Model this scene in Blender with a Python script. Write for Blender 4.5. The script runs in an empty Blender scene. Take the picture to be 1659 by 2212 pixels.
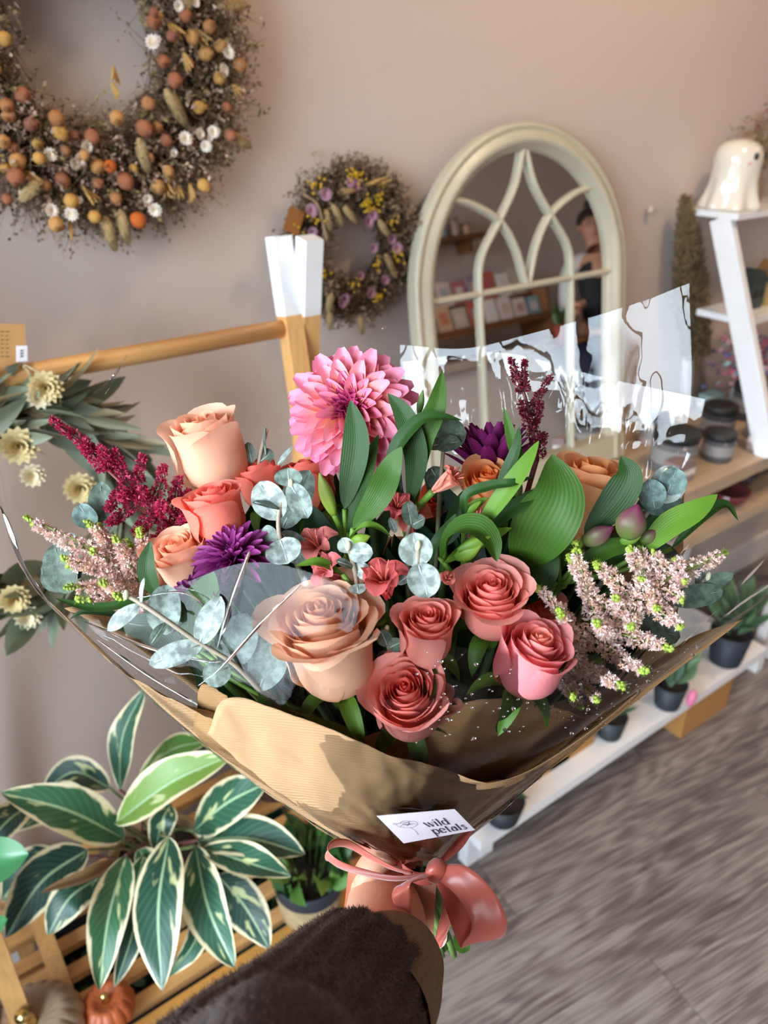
import bpy, math, random
import numpy as np
from mathutils import Vector, Matrix
sc = bpy.context.scene
R = math.radians
# ---------------------------------------------------------------- camera
FPX = 1662.0; PIT = R(28.3); AZ = R(36.2)
CAM = np.array([0, 0, 1.5])
FW = np.array([math.sin(AZ)*math.cos(PIT), math.cos(AZ)*math.cos(PIT), -math.sin(PIT)])
RT = np.array([math.cos(AZ), -math.sin(AZ), 0.0]); UP = np.cross(RT, FW)
cd = bpy.data.cameras.new('camera'); cam = bpy.data.objects.new('camera', cd); sc.collection.objects.link(cam)
cd.sensor_fit = 'VERTICAL'; cd.sensor_height = 36; cd.lens = FPX/2212*36
cd.clip_start = .02; cd.clip_end = 200
cd.dof.use_dof = True; cd.dof.focus_distance = .47; cd.dof.aperture_fstop = 8.0
cam.location = CAM; cam.rotation_euler = (R(90)-PIT, 0, -AZ)
sc.camera = cam
# ---------------------------------------------------------------- sky, light, exposure
w = bpy.data.worlds.new('sky'); sc.world = w; w.use_nodes = True
nt = w.node_tree; nt.nodes.clear()
tc = nt.nodes.new('ShaderNodeTexCoord'); sx = nt.nodes.new('ShaderNodeSeparateXYZ'); cr = nt.nodes.new('ShaderNodeValToRGB')
bg = nt.nodes.new('ShaderNodeBackground'); ow = nt.nodes.new('ShaderNodeOutputWorld')
nt.links.new(tc.outputs['Generated'], sx.inputs[0]); nt.links.new(sx.outputs['Z'], cr.inputs[0])
nt.links.new(cr.outputs[0], bg.inputs[0]); nt.links.new(bg.outputs[0], ow.inputs[0])
cr.color_ramp.elements[0].position = 0; cr.color_ramp.elements[0].color = (.80, .90, 1, 1)
cr.color_ramp.elements[1].position = 1; cr.color_ramp.elements[1].color = (.60, .80, 1, 1)
bg.inputs[1].default_value = 9.0
w.cycles.sampling_method = 'MANUAL'; w.cycles.sample_map_resolution = 256
vs = sc.view_settings; vs.view_transform = 'Standard'; vs.look = 'None'; vs.gamma = 1; vs.exposure = 1.68; vs.use_curve_mapping = False
sc.cycles.max_bounces = 10; sc.cycles.diffuse_bounces = 5; sc.cycles.glossy_bounces = 4
sc.cycles.transparent_max_bounces = 24; sc.cycles.transmission_bounces = 6
sc.cycles.sample_clamp_indirect = 6; sc.cycles.caustics_reflective = False; sc.cycles.caustics_refractive = False
def portal(name, loc, sx_, sy_, rot):
    l = bpy.data.lights.new(name, 'AREA'); l.shape = 'RECTANGLE'; l.size = sx_; l.size_y = sy_
    l.cycles.is_portal = True
    o = bpy.data.objects.new(name, l); o.location = loc; o.rotation_euler = rot; sc.collection.objects.link(o)
WX = -1.6
portal('window_portal', (WX-.02, -.35, 1.3), 2.2, 2.7, (0, R(-90), 0))
def spot(name, loc, power, col, tgt, size=R(110), rad=.08):
    l = bpy.data.lights.new(name, 'SPOT'); l.energy = power; l.color = col; l.spot_size = size; l.spot_blend = .7; l.shadow_soft_size = rad
    o = bpy.data.objects.new(name, l); o.location = loc; sc.collection.objects.link(o)
    o.rotation_euler = (Vector(tgt)-Vector(loc)).to_track_quat('-Z', 'Y').to_euler()
WARM = (1, .74, .50)
LAMPS = [((1.35, .35, 2.52), (1.3, 1.1, 1.6), 13), ((3.0, .1, 2.52), (3.0, .4, .5), 22), ((.0, .45, 2.52), (.0, 1.15, 1.75), 6), ((1.6, -.7, 2.52), (1.6, -.7, 0), 12)]  # third lamp, over the rack, is added to brighten the left wall
for i, (l, t, p) in enumerate(LAMPS): spot('ceiling_spot_lamp', l, p, WARM, t, R(64) if i == 2 else R(110))

# ---------------------------------------------------------------- helpers
rnd = random.Random(7); nr = np.random.RandomState(5)
V3 = lambda *a: np.array(a, float)
def nrm(v):
    v = np.asarray(v, float); return v/np.maximum(np.linalg.norm(v, axis=-1, keepdims=True), 1e-12)
def ray(x, y): return FW + RT*(x-829.5)/FPX - UP*(y-1106)/FPX
def B(x, y, d): return CAM + ray(x, y)*d            # a real 3D point at distance d in front of the photographer
def PL(x, y, ax, v):
    r = ray(x, y); return CAM + r*(v-CAM[ax])/r[ax]
def cv(x, y, z): return nrm(RT*x + UP*y - FW*z)       # direction: right, up, towards the photographer
def fr(t):                                            # frame from an axis
    t = nrm(t); a = V3(0, 0, 1) if abs(t[2]) < .9 else V3(1, 0, 0)
    u = nrm(np.cross(a, t)); return u, np.cross(t, u), t
def crom(P, n):                                       # catmull-rom resample of a polyline along axis 0
    P = np.asarray(P, float); k = len(P)
    if k == 2:
        t = np.linspace(0, 1, n).reshape((n,)+(1,)*(P.ndim-1)); return P[0]*(1-t)+P[1]*t
    Q = np.concatenate([[2*P[0]-P[1]], P, [2*P[-1]-P[-2]]])
    out = []
    for s in np.linspace(0, k-1-1e-9, n):
        i = int(s); t = s-i; a, b, c, d = Q[i:i+4]
        out.append(.5*((2*b)+(c-a)*t+(2*a-5*b+4*c-d)*t*t+(3*b-a-3*c+d)*t**3))
    return np.array(out)
class M:
    def __init__(s): s.v = []; s.f = []; s.c = []; s.uv = []; s.n = 0; s.mi = []
    def add(s, v, f, c=(1, 1, 1), uv=None, mi=0):
        v = np.asarray(v, float).reshape(-1, 3)
        f = [tuple(int(i)+s.n for i in q) for q in f]
        s.v.append(v); s.f += f; s.mi += [mi]*len(f)
        c = np.asarray(c, float); s.c.append(np.broadcast_to(c, (len(v), 3)) if c.ndim == 1 else c.reshape(-1, 3))
        s.uv.append(np.zeros((len(v), 2)) if uv is None else np.asarray(uv, float).reshape(-1, 2))
        s.n += len(v); return s
    def grid(s, P, c=(1, 1, 1), close=False, mi=0, uv=None):
        P = np.asarray(P, float); a, b = P.shape[:2]
        if uv is None:
            U, V = np.meshgrid(np.linspace(0, 1, b), np.linspace(0, 1, a)); uv = np.stack([U, V], -1)
        f = []
        for i in range(a-1):
            for j in range(b if close else b-1):
                j2 = (j+1) % b; f.append((i*b+j, i*b+j2, (i+1)*b+j2, (i+1)*b+j))
        return s.add(P, f, c, uv, mi)
    def box(s, lo, hi, c=(1, 1, 1), mi=0, mat=None):
        x0, y0, z0 = lo; x1, y1, z1 = hi
        v = np.array([(x0,y0,z0),(x1,y0,z0),(x1,y1,z0),(x0,y1,z0),(x0,y0,z1),(x1,y0,z1),(x1,y1,z1),(x0,y1,z1)], float)
        if mat is not None: v = v@mat[0].T + mat[1]
        return s.add(v, [(3,2,1,0),(4,5,6,7),(0,1,5,4),(1,2,6,5),(2,3,7,6),(3,0,4,7)], c, None, mi)
    def bar(s, p, q, w, h, side=(0, 0, 1), c=(1, 1, 1), mi=0):      # rectangular bar from p to q
        p = np.asarray(p, float); q = np.asarray(q, float); t = nrm(q-p); b = nrm(np.cross(t, side)); a = np.cross(b, t)
        v = [e+b*i*w/2+a*j*h/2 for e in (p, q) for i, j in ((-1,-1),(1,-1),(1,1),(-1,1))]
        return s.add(v, [(3,2,1,0),(4,5,6,7),(0,1,5,4),(1,2,6,5),(2,3,7,6),(3,0,4,7)], c, None, mi)
    def tube(s, P, r, n=8, c=(1, 1, 1), cap=True, mi=0):
        P = np.asarray(P, float); k = len(P); r = np.broadcast_to(np.asarray(r, float), (k,))
        T = nrm(np.gradient(P, axis=0)); u, _, _ = fr(T[0]); G = []
        for i in range(k):
            u = nrm(u-T[i]*(u@T[i])); b = np.cross(T[i], u); a = np.linspace(0, 2*math.pi, n, endpoint=False)
            G.append(P[i]+r[i]*(np.cos(a)[:, None]*u+np.sin(a)[:, None]*b))
        n0 = s.n; s.grid(np.array(G), c, True, mi)
        if cap: s.f += [tuple(n0+i for i in range(n))[::-1], tuple(n0+(k-1)*n+i for i in range(n))]; s.mi += [mi, mi]
        return s
    def lathe(s, prof, o, ax=(0, 0, 1), n=24, c=(1, 1, 1), fn=None, mi=0, cap=True):   # prof: (r, h)
        u, w_, t = fr(ax); a = np.linspace(0, 2*math.pi, n, endpoint=False); o = np.asarray(o, float); G = []
        for r, h in prof:
            k = np.ones(n) if fn is None else fn(a, h)
            G.append(o+t*h+(r*k)[:, None]*(np.cos(a)[:, None]*u+np.sin(a)[:, None]*w_))
        n0 = s.n; s.grid(np.array(G), c, True, mi)
        if cap: s.f += [tuple(n0+i for i in range(n))[::-1], tuple(n0+(len(prof)-1)*n+i for i in range(n))]; s.mi += [mi, mi]
        return s
    def ball(s, o, r, ax=(0, 0, 1), n=12, m=8, c=(1, 1, 1), fn=None, mi=0):
        r = np.broadcast_to(np.asarray(r, float), (2,)) if np.ndim(r) else (r, r)
        pr = [(max(r[0]*math.sin(p), 1e-5), -r[1]*math.cos(p)) for p in np.linspace(0, math.pi, m)]
        return s.lathe(pr, o, ax, n, c, fn, mi)
    def shards(s, A, Bp, wd, c=(1, 1, 1), mi=0):       # many thin three-sided spikes at once
        A = np.asarray(A, float); Bp = np.asarray(Bp, float); k = len(A)
        T = nrm(Bp-A); u = nrm(np.cross(T, nr.normal(size=(k, 3)))); b = np.cross(T, u); wd = np.broadcast_to(np.asarray(wd, float), (k,))[:, None]
        v = np.stack([A+u*wd, A+(-.5*u+.87*b)*wd, A+(-.5*u-.87*b)*wd, Bp], 1)
        i = np.arange(k)*4; f = np.stack([np.stack([i, i+1, i+3], 1), np.stack([i+1, i+2, i+3], 1), np.stack([i+2, i, i+3], 1)], 1).reshape(-1, 3)
        c = np.asarray(c, float); c = np.broadcast_to(c, (k, 3)) if c.ndim == 1 else c
        return s.add(v, f.tolist(), np.repeat(c, 4, 0), None, mi)
    def flakes(s, O, D, L, W, c=(1, 1, 1), mi=0):      # many tiny petals (kite quads)
        O = np.asarray(O, float); D = nrm(D); k = len(O); u = nrm(np.cross(D, nr.normal(size=(k, 3)))); b = np.cross(D, u)
        L = np.broadcast_to(np.asarray(L, float), (k,))[:, None]; W = np.broadcast_to(np.asarray(W, float), (k,))[:, None]
        v = np.stack([O, O+D*L*.6+u*W, O+D*L+b*W*.3, O+D*L*.6-u*W], 1)
        i = np.arange(k)*4; f = np.stack([i, i+1, i+2, i+3], 1)
        c = np.asarray(c, float); c = np.broadcast_to(c, (k, 3)) if c.ndim == 1 else c
        return s.add(v, f.tolist(), np.repeat(c, 4, 0), None, mi)
    def mesh(s, name, mats, smooth=True, off=None):
        me = bpy.data.meshes.new(name); V = np.concatenate(s.v)
        if off is not None: V = V-np.asarray(off)
        nf = len(s.f); ln = np.array([len(q) for q in s.f], np.int32); flat = np.fromiter((i for q in s.f for i in q), np.int32)
        me.vertices.add(len(V)); me.vertices.foreach_set('co', V.astype(np.float32).ravel())
        me.loops.add(len(flat)); me.loops.foreach_set('vertex_index', flat)
        me.polygons.add(nf); st = np.zeros(nf, np.int32); st[1:] = np.cumsum(ln)[:-1]
        me.polygons.foreach_set('loop_start', st); me.polygons.foreach_set('material_index', np.array(s.mi, np.int32))
        me.polygons.foreach_set('use_smooth', np.full(nf, smooth, bool))
        me.update(calc_edges=True)
        C = np.concatenate([np.concatenate(s.c), np.ones((len(V), 1))], 1)
        a = me.color_attributes.new('Col', 'FLOAT_COLOR', 'POINT'); a.data.foreach_set('color', C.astype(np.float32).ravel())
        uv = me.uv_layers.new(name='UVMap'); uv.data.foreach_set('uv', np.concatenate(s.uv)[flat].astype(np.float32).ravel())
        for m in (mats if isinstance(mats, (list, tuple)) else [mats]): me.materials.append(m)
        return me
    def build(s, name, mats, parent=None, smooth=True, kind=None, mods=None, **kw):
        off = np.array(parent['o'][:]) if parent is not None and 'o' in parent else None
        org = None
        if parent is None: org = kw.pop('org', None); off = org
        else: kw.pop('org', None)
        o = bpy.data.objects.new(name, s.mesh(name, mats, smooth, off)); sc.collection.objects.link(o)
        if parent is not None: o.parent = parent; o['o'] = list(off) if off is not None else [0., 0., 0.]
        else:
            if org is not None: o.location = org
            o['o'] = list(org) if org is not None else [0., 0., 0.]
        if kind: o['kind'] = kind
        if mods: mods(o)
        for k_, v_ in kw.items(): o[k_] = v_
        return o
def thing(name, label, cat, loc=(0, 0, 0), group=None, kind=None):
    o = bpy.data.objects.new(name, None); sc.collection.objects.link(o); o.location = loc; o['o'] = [float(x) for x in loc]
    o.empty_display_size = .02; o['label'] = label; o['category'] = cat
    if group: o['group'] = group
    if kind: o['kind'] = kind
    return o
def struct(name, m, mats, smooth=False): return m.build(name, mats, None, smooth, 'structure')
def place(me, name, parent, pos, ax=None, scale=1.0, spin=0.0, label=None, mat3=None):   # a copy sharing mesh data, local +Z along ax
    o = bpy.data.objects.new(name, me); sc.collection.objects.link(o); o.parent = parent
    if mat3 is None:
        u, w_, t = fr(ax); c_, s_ = math.cos(spin), math.sin(spin); mat3 = np.stack([u*c_+w_*s_, -u*s_+w_*c_, t], 1)
    m4 = np.eye(4); m4[:3, :3] = mat3*np.asarray(scale); m4[:3, 3] = np.asarray(pos)-np.array(parent['o'][:])
    o.matrix_local = Matrix(m4.tolist())
    if label: o['label'] = label
    return o
# ---------------------------------------------------------------- materials
def srgb(h):
    h = h.lstrip('#'); c = [int(h[i:i+2], 16)/255 for i in (0, 2, 4)]
    return tuple(x/12.92 if x <= .04045 else ((x+.055)/1.055)**2.4 for x in c)
def mix(a, b, t): a = np.asarray(a, float); b = np.asarray(b, float); return a*(1-t)+b*t
def mat(name, col=(1, 1, 1), rough=.6, metal=0, attr=False, noise=None, bump=None, trans=0, spec=.5, sheen=0, col2=None, uv=False, stretch=None, emit=None, coat=0, wave=None):
    m = bpy.data.materials.new(name); m.use_nodes = True; t = m.node_tree; N = t.nodes; L = t.links
    p = N['Principled BSDF']; p.inputs['Roughness'].default_value = rough; p.inputs['Metallic'].default_value = metal
    p.inputs['Specular IOR Level'].default_value = spec; p.inputs['Base Color'].default_value = (*col, 1)
    if coat: p.inputs['Coat Weight'].default_value = coat; p.inputs['Coat Roughness'].default_value = .08
    if sheen: p.inputs['Sheen Weight'].default_value = sheen; p.inputs['Sheen Roughness'].default_value = .5
    out = p.inputs['Base Color']; src = None
    if attr:
        a = N.new('ShaderNodeAttribute'); a.attribute_name = 'Col'; src = a.outputs['Color']
    co = None
    if noise or bump or wave:
        tcn = N.new('ShaderNodeTexCoord'); mp = N.new('ShaderNodeMapping'); L.new(tcn.outputs['UV' if uv else 'Object'], mp.inputs[0]); co = mp.outputs[0]
        if stretch: mp.inputs['Scale'].default_value = stretch
    if noise:
        nz = N.new('ShaderNodeTexNoise'); nz.inputs['Scale'].default_value = noise[0]; nz.inputs['Detail'].default_value = 5; L.new(co, nz.inputs[0])
        rp = N.new('ShaderNodeValToRGB'); k = noise[2] if len(noise) > 2 else .2
        rp.color_ramp.elements[0].position = .5-k; rp.color_ramp.elements[1].position = .5+k; L.new(nz.outputs[0], rp.inputs[0])
        mx = N.new('ShaderNodeMix'); mx.data_type = 'RGBA'; L.new(rp.outputs[0], mx.inputs[0])
        if src is None: mx.inputs[6].default_value = (*col, 1)
        else: L.new(src, mx.inputs[6])
        if col2 is not None: mx.inputs[7].default_value = (*col2, 1)
        else:
            dk = N.new('ShaderNodeMix'); dk.data_type = 'RGBA'; dk.blend_type = 'MULTIPLY'; dk.inputs[0].default_value = 1
            if src is None: dk.inputs[6].default_value = (*col, 1)
            else: L.new(src, dk.inputs[6])
            dk.inputs[7].default_value = (1-noise[1],)*3+(1,); L.new(dk.outputs[2], mx.inputs[7])
        src = mx.outputs[2]
    if src is not None: L.new(src, out)
    if bump or wave:
        bp = N.new('ShaderNodeBump'); bp.inputs['Distance'].default_value = .002
        if wave:
            wv = N.new('ShaderNodeTexWave'); wv.inputs['Scale'].default_value = wave[0]; wv.inputs['Distortion'].default_value = wave[2]; wv.inputs['Detail'].default_value = 1
            wv.bands_direction = wave[3] if len(wave) > 3 else 'X'
            L.new(co, wv.inputs[0]); L.new(wv.outputs[0], bp.inputs['Height']); bp.inputs['Strength'].default_value = wave[1]
        else:
            b = N.new('ShaderNodeTexNoise'); b.inputs['Scale'].default_value = bump[0]; b.inputs['Detail'].default_value = 4; L.new(co, b.inputs[0])
            L.new(b.outputs[0], bp.inputs['Height']); bp.inputs['Strength'].default_value = bump[1]
        L.new(bp.outputs[0], p.inputs['Normal'])
    if emit: p.inputs['Emission Color'].default_value = (*emit[0], 1); p.inputs['Emission Strength'].default_value = emit[1]
    if trans:
        tl = N.new('ShaderNodeBsdfTranslucent'); ms = N.new('ShaderNodeMixShader'); ms.inputs[0].default_value = trans
        if src is not None: L.new(src, tl.inputs[0])
        else: tl.inputs[0].default_value = (*col, 1)
        L.new(p.outputs[0], ms.inputs[1]); L.new(tl.outputs[0], ms.inputs[2]); L.new(ms.outputs[0], N['Material Output'].inputs[0])
    return m
def film_mat(name, rough=.02, ior=1.5, k=1.7, tint=(.985, .985, .98), bump=None):
    m = bpy.data.materials.new(name); m.use_nodes = True; t = m.node_tree; N = t.nodes; L = t.links; N.remove(N['Principled BSDF'])
    tr = N.new('ShaderNodeBsdfTransparent'); tr.inputs[0].default_value = (*tint, 1)
    gl = N.new('ShaderNodeBsdfGlossy'); gl.inputs['Roughness'].default_value = rough
    fn = N.new('ShaderNodeFresnel'); fn.inputs[0].default_value = ior
    mu = N.new('ShaderNodeMath'); mu.operation = 'MULTIPLY'; mu.use_clamp = True; mu.inputs[1].default_value = k; L.new(fn.outputs[0], mu.inputs[0])
    ms = N.new('ShaderNodeMixShader'); L.new(mu.outputs[0], ms.inputs[0]); L.new(tr.outputs[0], ms.inputs[1]); L.new(gl.outputs[0], ms.inputs[2])
    if bump:
        tcn = N.new('ShaderNodeTexCoord'); b = N.new('ShaderNodeTexNoise'); b.inputs['Scale'].default_value = bump[0]; b.inputs['Detail'].default_value = 1; L.new(tcn.outputs['Object'], b.inputs[0])
        bp = N.new('ShaderNodeBump'); bp.inputs['Strength'].default_value = bump[1]; bp.inputs['Distance'].default_value = .004
        L.new(b.outputs[0], bp.inputs['Height']); L.new(bp.outputs[0], gl.inputs['Normal']); L.new(bp.outputs[0], fn.inputs['Normal'])
    L.new(ms.outputs[0], N['Material Output'].inputs[0]); return m
ATTR = mat('painted_colour', attr=True, rough=.6)
ATTRT = mat('plant_tissue', attr=True, rough=.5, trans=.25)
PETAL = mat('petal_tissue', attr=True, rough=.55, trans=.28, spec=.3)
GLOSS = mat('glazed_colour', attr=True, rough=.15)
DRY = mat('dried_plant', attr=True, rough=.85, trans=.12, spec=.2)
WOOD = mat('bamboo_wood', srgb('#DBA566'), .45, noise=(9, .25), stretch=(1, 18, 18), bump=(40, .1))
WOODV = mat('bamboo_wood_upright', srgb('#DBA566'), .45, noise=(9, .25), stretch=(18, 18, 1))
WHITEP = mat('white_paint', srgb('#E4E2E2'), .4, noise=(20, .06))
KRAFTB = mat('kraft_card', srgb('#A9773F'), .8, noise=(60, .1))
BLACKP = mat('black_plastic', srgb('#20242A'), .45)
SOIL = mat('soil', srgb('#2A1E18'), .95, noise=(80, .5), bump=(90, .8))
# ---------------------------------------------------------------- room shell
WALL = mat('wall_paint', srgb('#C6B5AB'), .75, noise=(3, .03), bump=(220, .06))
CEIL = mat('ceiling_paint', srgb('#EDEAE6'), .8, noise=(3, .02))
GROUT = mat('subfloor', srgb('#3A332F'), .8, noise=(9, .2))
Y1, Y0, X1, ZC = 1.15, -1.55, 5.2, 2.6
struct('wall_back', M().box((WX-.1, Y1, -.05), (X1+.1, Y1+.1, ZC)), WALL)
struct('wall_front', M().box((WX-.1, Y0-.1, -.05), (X1+.1, Y0, ZC)), WALL)
struct('wall_right', M().box((X1, Y0, -.05), (X1+.1, Y1, ZC)), WALL)
struct('ceiling', M().box((WX-.1, Y0-.1, ZC), (X1+.1, Y1+.1, ZC+.1)), CEIL)
fl = struct('floor', M().box((WX-.1, Y0-.1, -.06), (X1+.1, Y1+.1, -.006)), GROUT)
# shopfront on the left: low sill wall, side piers, lintel, glazing bars
m = M(); m.box((WX-.12, Y0, 0), (WX, Y1, .12)); m.box((WX-.12, Y0, 2.4), (WX, Y1, ZC)); m.box((WX-.12, Y0, .12), (WX, Y0+.1, 2.4)); m.box((WX-.12, Y1-.1, .12), (WX, Y1, 2.4))
struct('wall_left', m, WALL)
FR = mat('window_frame_paint', srgb('#3A3C40'), .4, noise=(12, .1))
m = M()
for y in (Y0+.12, -.62, .22, Y1-.12): m.bar((WX-.06, y, .12), (WX-.06, y, 2.4), .05, .05)
for z in (.14, 1.95, 2.38): m.bar((WX-.06, Y0+.1, z), (WX-.06, Y1-.1, z), .05, .05)
wn = struct('window_1', m, FR)
m = M(); m.box((WX-.064, Y0+.12, .14), (WX-.058, Y1-.12, 2.38)); m.build('window_pane', film_mat('window_glass', .0, 1.45, 1), wn)
PAVE = mat('paving', srgb('#8C8A86'), .9, noise=(3, .2))
struct('trim_1', M().box((-14, -9, -.16), (WX-.12, 9, -.07)), PAVE)
m = M(); m.box((-14.5, -9, -.07), (-13.5, 9, 1.5)); struct('trim_2', m, mat('street_brick', srgb('#6B5548'), .9, noise=(2, .3)))
# skirting
struct('baseboard_back', M().box((WX, Y1-.015, 0), (X1, Y1, .1)), WHITEP)
# floor planks, individual, running a few degrees off the wall line
def plank_mat():
    m = bpy.data.materials.new('grey_oak_laminate'); m.use_nodes = True; t = m.node_tree; N = t.nodes; L = t.links; p = N['Principled BSDF']
    tcn = N.new('ShaderNodeTexCoord'); oi = N.new('ShaderNodeObjectInfo'); ad = N.new('ShaderNodeVectorMath'); ad.operation = 'ADD'
    sc_ = N.new('ShaderNodeVectorMath'); sc_.operation = 'SCALE'; sc_.inputs['Scale'].default_value = 7; cx = N.new('ShaderNodeCombineXYZ')
    for k in range(3): L.new(oi.outputs['Random'], cx.inputs[k])
    L.new(cx.outputs[0], sc_.inputs[0]); L.new(tcn.outputs['Object'], ad.inputs[0]); L.new(sc_.outputs[0], ad.inputs[1])
    mp = N.new('ShaderNodeMapping'); mp.inputs['Scale'].default_value = (1.6, 9, 1); L.new(ad.outputs[0], mp.inputs[0])
    n1 = N.new('ShaderNodeTexNoise'); n1.inputs['Scale'].default_value = 1.1; n1.inputs['Detail'].default_value = 2; L.new(mp.outputs[0], n1.inputs[0])
    # cathedral grain: rings of a low-frequency field
    mu = N.new('ShaderNodeMath'); mu.operation = 'MULTIPLY'; mu.inputs[1].default_value = 16; L.new(n1.outputs[0], mu.inputs[0])
    sn = N.new('ShaderNodeMath'); sn.operation = 'SINE'; m2 = N.new('ShaderNodeMath'); m2.operation = 'MULTIPLY'; m2.inputs[1].default_value = 4.2; L.new(mu.outputs[0], m2.inputs[0]); L.new(m2.outputs[0], sn.inputs[0])
    mp2 = N.new('ShaderNodeMapping'); mp2.inputs['Scale'].default_value = (9, 300, 1); L.new(ad.outputs[0], mp2.inputs[0])
    n2 = N.new('ShaderNodeTexNoise'); n2.inputs['Scale'].default_value = 1; n2.inputs['Detail'].default_value = 6; L.new(mp2.outputs[0], n2.inputs[0])
    s1 = N.new('ShaderNodeMath'); s1.operation = 'MULTIPLY_ADD'; s1.inputs[1].default_value = .07; L.new(sn.outputs[0], s1.inputs[0])
    L.new(n2.outputs[0], s1.inputs[2])
    mp3 = N.new('ShaderNodeMapping'); mp3.inputs['Scale'].default_value = (1.2, 5, 1); L.new(ad.outputs[0], mp3.inputs[0])
    n3 = N.new('ShaderNodeTexNoise'); n3.inputs['Scale'].default_value = 1.5; n3.inputs['Detail'].default_value = 3; L.new(mp3.outputs[0], n3.inputs[0])
    s2 = N.new('ShaderNodeMath'); s2.operation = 'MULTIPLY_ADD'; s2.inputs[1].default_value = .55; L.new(n3.outputs[0], s2.inputs[0]); L.new(s1.outputs[0], s2.inputs[2])
    s3 = N.new('ShaderNodeMath'); s3.operation = 'MULTIPLY_ADD'; s3.inputs[1].default_value = .12; L.new(oi.outputs['Random'], s3.inputs[0]); L.new(s2.outputs[0], s3.inputs[2])
    r = N.new('ShaderNodeValToRGB'); e = r.color_ramp.elements; e[0].position = .60; e[0].color = (*srgb('#4A4040'), 1); e[1].position = 1.05 if False else 1.0; e[1].color = (*srgb('#8E857F'), 1)
    q = e.new(.78); q.color = (*srgb('#655A57'), 1)
    L.new(s3.outputs[0], r.inputs[0]); L.new(r.outputs[0], p.inputs['Base Color'])
    p.inputs['Roughness'].default_value = .5
    bp = N.new('ShaderNodeBump'); bp.inputs['Strength'].default_value = .25; bp.inputs['Distance'].default_value = .001; L.new(n2.outputs[0], bp.inputs['Height']); L.new(bp.outputs[0], p.inputs['Normal'])
    return m
PK = plank_mat(); PW, PLN = .19, 1.28
pm = M().box((0, 0, -.006), (PLN-.0015, PW-.0015, 0)).mesh('plank', PK, False)
ca, sa = math.cos(R(-8)), math.sin(R(-8)); Rz = np.array([[ca, -sa, 0], [sa, ca, 0], [0, 0, 1]])
for j in range(-9, 10):
    for i in range(-3, 5):
        off = (j*0.43) % 1*PLN; p = Rz@V3(i*PLN+off-.2, j*PW, 0); c = p+Rz@V3(PLN/2, PW/2, 0)
        if WX-.7 < c[0] < X1+.3 and Y0-.15 < c[1] < Y1+.1: place(pm, 'plank', fl, p, mat3=Rz)
# recessed ceiling spotlights (fittings of the lamps above; the one over the rack is added fill)
for (l, t, pw) in LAMPS:
    th = thing('ceiling_spotlight', 'white ceiling spotlight with warm bulb '+{0: 'above the mirror', 1: 'over the far end of the shop', 2: 'above the bamboo rack', 3: 'over the middle of the shop floor'}[LAMPS.index((l, t, pw))], 'light', l, group='ceiling spotlights above the frame')
    a = nrm(V3(*t)-V3(*l)); o = V3(*l)
    M().lathe([(.05, .0), (.05, -.09), (.035, -.1)], o-a*.01, a, 20, cap=False).build('lamp_housing', WHITEP, th)
    M().tube([o-a*.1, V3(l[0], l[1], ZC)], .012, 8).build('stem', WHITEP, th)
    M().ball(o-a*.075, .028, a, 12, 8).build('bulb', mat('lit_bulb', (1, .8, .5), emit=((1, .72, .42), 20)), th)
# ---------------------------------------------------------------- wreaths on the wall
def torus_pt(c, r, rt, a, b, out=.03):
    return V3(c[0]+(r+rt*math.cos(b))*math.cos(a), Y1-out-rt*.75*math.sin(b), c[2]+(r+rt*math.cos(b))*math.sin(a))
def leafmesh(L, W, col, n=7, cup=.15, bend=.1, prof=lambda v: math.sin(math.pi*min(1, v*.97+.03))**.8, col2=None):
    G = []; C = []
    for v in np.linspace(0, 1, n):
        w_ = W*prof(v)/2
        G.append([(x*w_, abs(x)*w_*cup*2-bend*L*v*v, v*L) for x in (-1, -.5, 0, .5, 1)])
        C.append([mix(col, col2 if col2 is not None else col, abs(x)) for x in (-1, -.5, 0, .5, 1)])
    return M().grid(np.array(G), np.array(C))
def wreath_twigs(c, r, rt, n, L, cols, out, seed):
    nr.seed(seed); a = nr.uniform(0, 2*math.pi, n); b = nr.uniform(-.5, math.pi+.5, n); rr = nr.uniform(.2, 1, n)
    P = np.stack([c[0]+(r+rt*rr*np.cos(b))*np.cos(a), Y1-out-rt*.75*rr*np.sin(b)*.9, c[2]+(r+rt*rr*np.cos(b))*np.sin(a)], 1)
    rad = np.stack([np.cos(a), 0*a, np.sin(a)], 1); tan = np.stack([-np.sin(a), 0*a, np.cos(a)], 1)
    D = nrm(rad*nr.uniform(-.5, 1.2, (n, 1))+tan*nr.uniform(-.2, 1.1, (n, 1))*nr.choice([1, 1, -1], (n, 1))+np.array([0, -1, 0])*nr.uniform(-.1, .7, (n, 1)))
    ll = L*nr.uniform(.4, 1.1, n)
    E_ = P+D*ll[:, None]; E_[:, 1] = np.minimum(E_[:, 1], Y1-.004)
    P[:, 1] = np.minimum(P[:, 1], Y1-.004)
    cols = np.array(cols)[nr.randint(0, len(cols), n)]*nr.uniform(.6, 1.25, (n, 1))
    m = M().shards(P, E_, .0011, cols)
    # buds set along each twig
    k = 4; t = nr.uniform(.35, 1, (n, k)); O = (P[:, None]*(1-t[..., None])+E_[:, None]*t[..., None]).reshape(-1, 3)
    Dd = nrm(nr.normal(size=O.shape)); Dd[:, 1] = -abs(Dd[:, 1])
    m.flakes(O, Dd, nr.uniform(.004, .009, len(O)), .0022, np.repeat(cols, k, 0)*1.1)
    return m
c1 = (.354, 1.15, 1.56); r1, t1 = .148, .062
wr = thing('dried_wreath', 'large brown dried flower wreath with orange seed pods, cropped by the top left corner', 'wreath', (c1[0], Y1, c1[2]), 'dried flower wreaths')
DK = [srgb(x) for x in ('#7A6250', '#8E7664', '#9A8070', '#A4877A', '#6A5E44', '#8A7C50', '#B09884')]
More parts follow.
